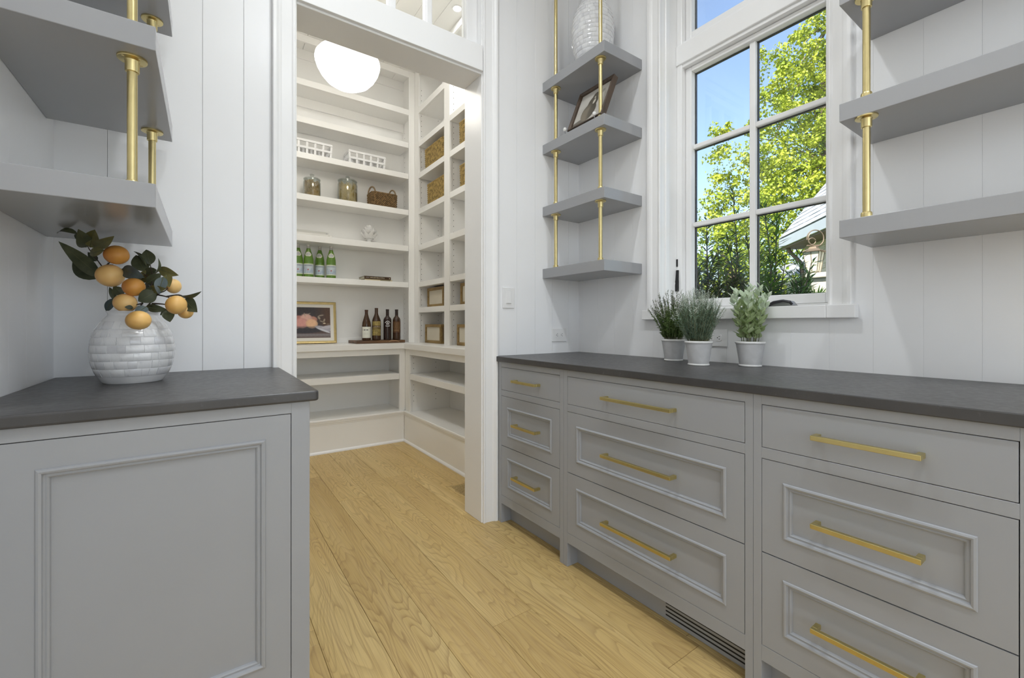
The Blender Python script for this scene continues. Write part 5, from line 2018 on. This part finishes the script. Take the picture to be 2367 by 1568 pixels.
big = bl([(1832, 128, 52, 10), (1880, 100, 60, 10.6), (1925, 60, 70, 10.4), (1800, 178, 46, 9.8), (1862, 196, 62, 10.2), (1776, 120, 22, 10), (1770, 196, 30, 10.4), (1915, 240, 80, 10.6), (1795, 250, 46, 9.8),
          (1846, 286, 66, 9.6), (1768, 318, 36, 10.2), (1910, 340, 80, 10), (1744, 392, 46, 9.8), (1800, 380, 70, 9.4), (1856, 430, 80, 9.6), (1700, 398, 36, 10.2), (1664, 455, 40, 10), (1640, 492, 34, 10.2),
          (1724, 470, 66, 9.4), (1800, 490, 80, 9.2), (1905, 460, 90, 10.4), (1660, 306, 17, 10), (1684, 300, 13, 10), (1652, 352, 20, 10.2), (1684, 356, 26, 9.8), (1668, 400, 22, 10), (1745, 300, 18, 10.3),
          (1990, 150, 110, 10.4), (2010, 330, 130, 10.2), (2020, 20, 90, 10.8), (1960, -40, 80, 10.8), (1985, 500, 120, 10.2), (1646, 540, 44, 9.8), (1716, 560, 70, 9.2), (1790, 570, 70, 9.0)])
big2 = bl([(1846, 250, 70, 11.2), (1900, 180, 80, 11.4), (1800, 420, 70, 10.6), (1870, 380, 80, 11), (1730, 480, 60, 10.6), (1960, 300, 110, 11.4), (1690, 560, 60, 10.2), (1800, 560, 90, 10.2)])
tb = at_depth(1935, 760, 14.7)
tb.z = -.5
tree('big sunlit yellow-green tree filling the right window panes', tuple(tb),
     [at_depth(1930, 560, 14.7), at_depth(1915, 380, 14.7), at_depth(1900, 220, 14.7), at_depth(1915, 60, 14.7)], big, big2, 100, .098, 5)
hd = bl([(1632, 600, 46, 8.2), (1672, 640, 50, 8.0), (1716, 610, 52, 8.4), (1640, 680, 50, 7.8), (1700, 690, 56, 7.8), (1756, 640, 56, 8.4), (1790, 690, 60, 8.2), (1600, 660, 50, 8.4), (1580, 600, 60, 8.8), (1560, 680, 60, 8.2)], .80)
hb = at_depth(1690, 760, 6.5)
hb.z = -.5
tree('low bright bushy tree seen through the dark shrub stems', tuple(hb), [at_depth(1690, 720, 6.5), at_depth(1700, 660, 6.5), at_depth(1690, 620, 6.5)], hd, None, 170, .075, 9)

# dark needle-leaved shrubs close to the glass
NL1 = leaf_mat('dark_needle_leaf', (.020, .050, .016), (.070, .140, .035), .35, .15, 3)
NL2 = leaf_mat('fresh_needle_leaf', (.07, .18, .018), (.20, .38, .045), .4, .25, 3)


def shrub(label, stems, seed, fresh):
    rg = random.Random(seed)
    b0 = at_depth(*stems[0][:2], stems[0][4])
    s = thing('needle_shrub', label, 'shrub', (b0.x, b0.y, -.5), 'dark needle-leaved shrubs outside the window')
    st = MB()
    A = [[], [], [], [], []]
    A2 = [[], [], [], [], []]
    for u0, v0, u1, v1, w, dens in stems:
        p0, p1 = at_depth(u0, v0, w), at_depth(u1, v1, w + rg.uniform(-.15, .15))
        bow = Vector((rg.uniform(-.05, .05), rg.uniform(-.05, .05), 0))
        pts = [p0.lerp(p1, t) + bow * math.sin(PI * t) for t in (0, .2, .4, .6, .8, 1)]
        st.tube([(b0.x + (p0.x - b0.x) * .4, b0.y + (p0.y - b0.y) * .4, -.5)] + pts, [.012, .008, .007, .006, .005, .004, .0015], 6)
        L_ = (p1 - p0).length
        n = int(dens * L_ * 340)
        for k in range(n):
            t = (k + rg.random()) / n
            f = t * 5
            i = min(4, int(f))
            c = pts[i].lerp(pts[i + 1], f - i)
            ax = (pts[i + 1] - pts[i]).normalized()
            o_ = Matrix.Rotation(rg.uniform(0, 2 * PI), 3, ax) @ ax.orthogonal().normalized()
            d = (o_ + ax * rg.uniform(.05, .8) + Vector((0, 0, -.12))).normalized()
            q = A2 if (rg.random() < fresh and t > .4) else A
            q[0].append(tuple(c)); q[1].append(tuple(d)); q[2].append(tuple(ax - o_ * .2)); q[3].append(rg.uniform(.095, .155) * (1 - .35 * t)); q[4].append(rg.uniform(.009, .014))
    st.build('stems', BARK, s, smooth=True, kind='stuff')
    quad_leaves('needles', NL1, s, *[np.array(q) for q in A], tuple(s.location), fold=.1)
    if A2[0]: quad_leaves('fresh_needles', NL2, s, *[np.array(q) for q in A2], tuple(s.location), fold=.1)
    return s


shrub('tall dark needle shrub at the left edge of the window', [(1640, 790, 1633, 508, 2.75, .75), (1625, 780, 1610, 600, 2.7, 1.3), (1650, 780, 1648, 600, 2.85, 1.4), (1636, 790, 1640, 640, 2.7, 1.6), (1610, 800, 1592, 620, 2.8, 1.2), (1660, 800, 1664, 655, 2.75, 1.6), (1628, 800, 1626, 660, 2.75, 1.6)], 21, .12)
shrub('dark needle shrub with a bowed tip in the middle of the left panes', [(1690, 800, 1682, 545, 3.0, .8), (1700, 800, 1706, 590, 3.05, 1.1), (1680, 800, 1668, 600, 3.0, 1.1), (1695, 800, 1693, 640, 2.9, 1.6), (1672, 800, 1660, 560, 3.15, .7), (1715, 800, 1712, 640, 3.1, 1.3), (1686, 800, 1684, 665, 2.95, 1.5)], 22, .3)
shrub('needle shrub whose thin tip rises highest beside the centre bar', [(1730, 800, 1694, 432, 3.3, .55), (1728, 800, 1726, 540, 3.2, .9), (1738, 800, 1742, 600, 3.15, 1.1), (1722, 800, 1720, 640, 3.1, 1.3), (1735, 800, 1732, 660, 3.1, 1.3)], 23, .25)
shrub('fresh green needle shrub just right of the centre bar', [(1768, 800, 1764, 480, 2.9, .8), (1775, 800, 1795, 496, 3.0, .55), (1760, 800, 1756, 560, 2.8, 1.2), (1780, 800, 1776, 590, 2.9, 1.1), (1768, 800, 1770, 640, 2.8, 1.2), (1752, 800, 1750, 620, 2.8, 1.1)], 24, .6)
shrub('sparse twiggy needle shrub in front of the pale house', [(1800, 800, 1816, 600, 3.0, .5), (1805, 800, 1800, 640, 3.0, .8), (1790, 800, 1786, 650, 2.9, 1.0), (1815, 800, 1830, 640, 3.05, .6), (1800, 800, 1812, 670, 2.95, .9)], 25, .2)
shrub('needle shrub with yellow-green shoots before the lantern', [(1848, 800, 1846, 585, 3.2, .7), (1855, 800, 1876, 604, 3.25, .7), (1840, 800, 1830, 625, 3.2, .6), (1850, 800, 1858, 640, 3.1, 1.2), (1845, 800, 1842, 660, 3.15, 1.2), (1856, 800, 1872, 650, 3.2, .9)], 26, .55)

# neighbouring house: shingle roof, fascia, brick wall
az = math.radians(47.4)
eD = -Vector((math.sin(az), math.cos(az), 0))          # along the eave, towards us
nD = Vector((-eD.y, eD.x, 0))
if nD.dot(Vector((1, 0, 0))) < 0: nD = -nD              # away from us
pit = math.radians(52)
sD = nD * math.cos(pit) + Vector((0, 0, 1)) * math.sin(pit)
rN = -nD * math.sin(pit) + Vector((0, 0, 1)) * math.cos(pit)
E1 = at_depth(1803, 553, 8.0)
hs = thing('neighbour_house', 'pale brick house with grey shingle roof beyond the shrubs', 'house', (E1.x, E1.y, -.5))
SH = mat('grey_shingle', (.30, .32, .35), .8, var=.16, vs=14)
BRK = mat('cream_brick', (.62, .53, .42), .85, var=.22, vs=10)
MOR = mat('pale_mortar', (.66, .62, .55), .9, var=.06)
FAS = mat('grey_fascia', (.50, .54, .57), .6, var=.04)
SOF = mat('brown_soffit', (.16, .11, .08), .7, var=.1)


def fr(a, b, c):
    """a along the eave, b up the slope, c off the roof"""
    return E1 + eD * a + sD * b + rN * c


def obox3(m, o, ax, size):
    vs = []
    for i in (0, 1):
        for j in (0, 1):
            for k in (0, 1):
                vs.append(o + ax[0] * size[0] * i + ax[1] * size[1] * j + ax[2] * size[2] * k)
    return m.add(vs, [(0, 1, 3, 2), (4, 6, 7, 5), (0, 4, 5, 1), (2, 3, 7, 6), (0, 2, 6, 4), (1, 5, 7, 3)])


obox3(MB(), fr(0, 0, -.08), (eD, sD, rN), (4.2, 4.0, .08)).build('roof_deck', SH, hs)
sm_ = MB()
sm_.box(0, .196, 0, .17, 0, .010)
sme = sm_.mesh('shingle')
sme.materials.append(SH)
rotm = Matrix((eD, (sD - rN * .045).normalized(), eD.cross((sD - rN * .045).normalized()))).transposed()
if (eD.cross(sD)).dot(rN) < 0:
    sm2 = MB().box(-.196, 0, 0, .17, 0, .010)
    sme = sm2.mesh('shingle')
    sme.materials.append(SH)
    rotm = Matrix((-eD, (sD - rN * .045).normalized(), (-eD).cross((sD - rN * .045).normalized()))).transposed()
re_ = rotm.to_euler()
for r_ in range(20):
    for k in range(14):
        a = k * .20 + (.10 if r_ % 2 else 0) - .08
        o = bpy.data.objects.new('shingle', sme)
        place(o, hs, fr(max(a, 0), r_ * .135 - .01, .010 + R.uniform(0, .004)))
        o.rotation_euler = re_
Z3 = Vector((0, 0, 1))
obox3(MB(), E1 - Z3 * .17 - nD * .02, (eD, nD, Z3), (4.2, .03, .15)).build('fascia', FAS, hs)
obox3(MB(), E1 - Z3 * .20 + nD * .01, (eD, nD, Z3), (4.2, .34, .03)).build('soffit', SOF, hs)
obox3(MB(), E1 + eD * .27 + nD * .30 - Z3 * 3.6, (eD, nD, Z3), (3.9, 3.0, 3.42)).build('wall', MOR, hs)
bm_ = obox3(MB(), Vector((0, 0, 0)), (eD, nD, Z3), (.205, .022, .062))
bme = bm_.mesh('brick')
bme.materials.append(BRK)
for r_ in range(20):
    for k in range(11):
        a = .275 + k * .216 + (.108 if r_ % 2 else 0)
        o = bpy.data.objects.new('brick', bme)
        place(o, hs, E1 + eD * a + nD * (.288 + R.uniform(-.003, .003)) - Z3 * (.285 + r_ * .074))
MB().tube([E1 + eD * .12 - Z3 * .10 + nD * .05, E1 + eD * .16 - Z3 * .26 + nD * .10, E1 + eD * .30 - Z3 * .50 + nD * .24, E1 + eD * .31 - Z3 * 1.2 + nD * .25], .035, 8).build('downspout', SOF, hs, smooth=True)
# lower wing to the left
wgo = E1 - eD * .05 + nD * .4 - Z3 * .12
obox3(MB(), wgo - eD * 2.5 - Z3 * .55, (eD, (nD * .8 + Z3 * .6).normalized(), (-nD * .6 + Z3 * .8).normalized()), (2.6, .75, .05)).build('wing_roof', SH, hs)
obox3(MB(), wgo - eD * 2.4 + nD * .1 - Z3 * 3.4, (eD, nD, Z3), (2.6, 2.0, 2.85)).build('wing_wall', MOR, hs)

# gate lantern on a stone pier with a scrolled bracket
LG = mat('lantern_glow_glass', (.80, .74, .58), .25, var=.05)
LF = mat('lantern_frame', (.22, .17, .12), .5, .6, var=.1)
wl_ = 4.7
lc_ = at_depth(1881, 632, wl_)
k_ = wl_ / F
lt = thing('gate_lantern', 'tapered lantern with scrolled iron top on a pale stone pier outside', 'lantern', tuple(lc_))
st_ = MB()


def ringq(hw, z):
    return [(lc_.x + sx * hw, lc_.y + sy * hw, lc_.z + z) for sx, sy in ((-1, -1), (1, -1), (1, 1), (-1, 1))]


g_ = MB()
g_.rings([ringq(.045, .012), ringq(.074, .225)])
g_.build('glass', LG, lt)
for sx, sy in ((-1, -1), (1, -1), (1, 1), (-1, 1), (0, -1), (-1, 0)):
    MB().tube([(lc_.x + sx * .046, lc_.y + sy * .046, lc_.z + .008), (lc_.x + sx * .076, lc_.y + sy * .076, lc_.z + .228)], .0035, 6).build('frame_bar', LF, lt)
MB().rings([ringq(.0, .0), ringq(.052, .0), ringq(.052, .012), ringq(.046, .014)]).build('base', LF, lt)
MB().rings([ringq(.076, .224), ringq(.094, .226), ringq(.094, .236), ringq(.04, .262), ringq(.03, .285), ringq(0, .288)]).build('cap', LF, lt)
ps = []
rt_ = Vector((math.cos(TH), -math.sin(TH), 0))
for i in range(30):
    t = i / 29 * 2 * PI * 1.15 + PI * .95
    rr = .095 * (1 - .18 * i / 29)
    ps.append(Vector(lc_) + rt_ * (.02 - rr * math.cos(t + PI)) + Z3 * (.375 + rr * math.sin(t + PI)))
MB().tube(ps, .006, 7).build('scroll', LF, lt, smooth=True)
ps = [Vector(lc_) + rt_ * (-.018 + .038 * math.cos(t)) + Z3 * (.345 + .034 * math.sin(t)) for t in np.linspace(.3, 2 * PI, 22)]
MB().tube(ps, .005, 7).build('inner_scroll', LF, lt, smooth=True)
MB().tube([Vector(lc_) - rt_ * .075 + Z3 * .298, Vector(lc_) + rt_ * .075 + Z3 * .302], .007, 6).build('cross_bar', LF, lt)
STN = mat('pale_limestone', (.58, .54, .46), .85, var=.12, vs=8)
pr_ = thing('stone_pier', 'pale limestone gate pier with a wide cap under the lantern', 'pier', (lc_.x + .06, lc_.y, -.5))
box('cap_stone', STN, pr_, lc_.x - .06, lc_.x + .40, lc_.y - .25, lc_.y + .06, lc_.z - .055, lc_.z - .0005, bev=.01)
box('shaft', STN, pr_, lc_.x - .02, lc_.x + .36, lc_.y - .21, lc_.y + .02, -.5, lc_.z - .0555, bev=.01)
sy_ = thing('spiky_plant', 'bright green spiky plant at the lower right corner of the window', 'plant', tuple(at_depth(1888, 700, 3.9)))
MB().tube([(sy_.location.x, sy_.location.y, -.5), (sy_.location.x + .02, sy_.location.y, .4), tuple(sy_.location)], [.05, .04, .03], 8).build('trunk', BARK, sy_, smooth=True)
spm = MB()
rows = []
for i in range(6):
    t = i / 5
    hw = .011 * (1 - t) ** .6 + .0004
    rows.append([(s * hw, .17 * t, .03 * t * t * -1 + abs(s) * .003) for s in (-1, 0, 1)])
spm.rings(rows, wrap=False)
spme = spm.mesh('leaf')
spme.materials.append(leaf_mat('spiky_leaf', (.10, .24, .03), (.28, .46, .08), .4, .25, 8))
for k in range(26):
    an = 2 * PI * k / 26 * 1.0 + R.uniform(-.2, .2)
    el = R.uniform(.25, 1.35)
    o = bpy.data.objects.new('leaf', spme)
    place(o, sy_, sy_.location)
    o.rotation_euler = (Matrix.Rotation(an, 3, 'Z') @ Matrix.Rotation(el, 3, 'X')).to_euler()
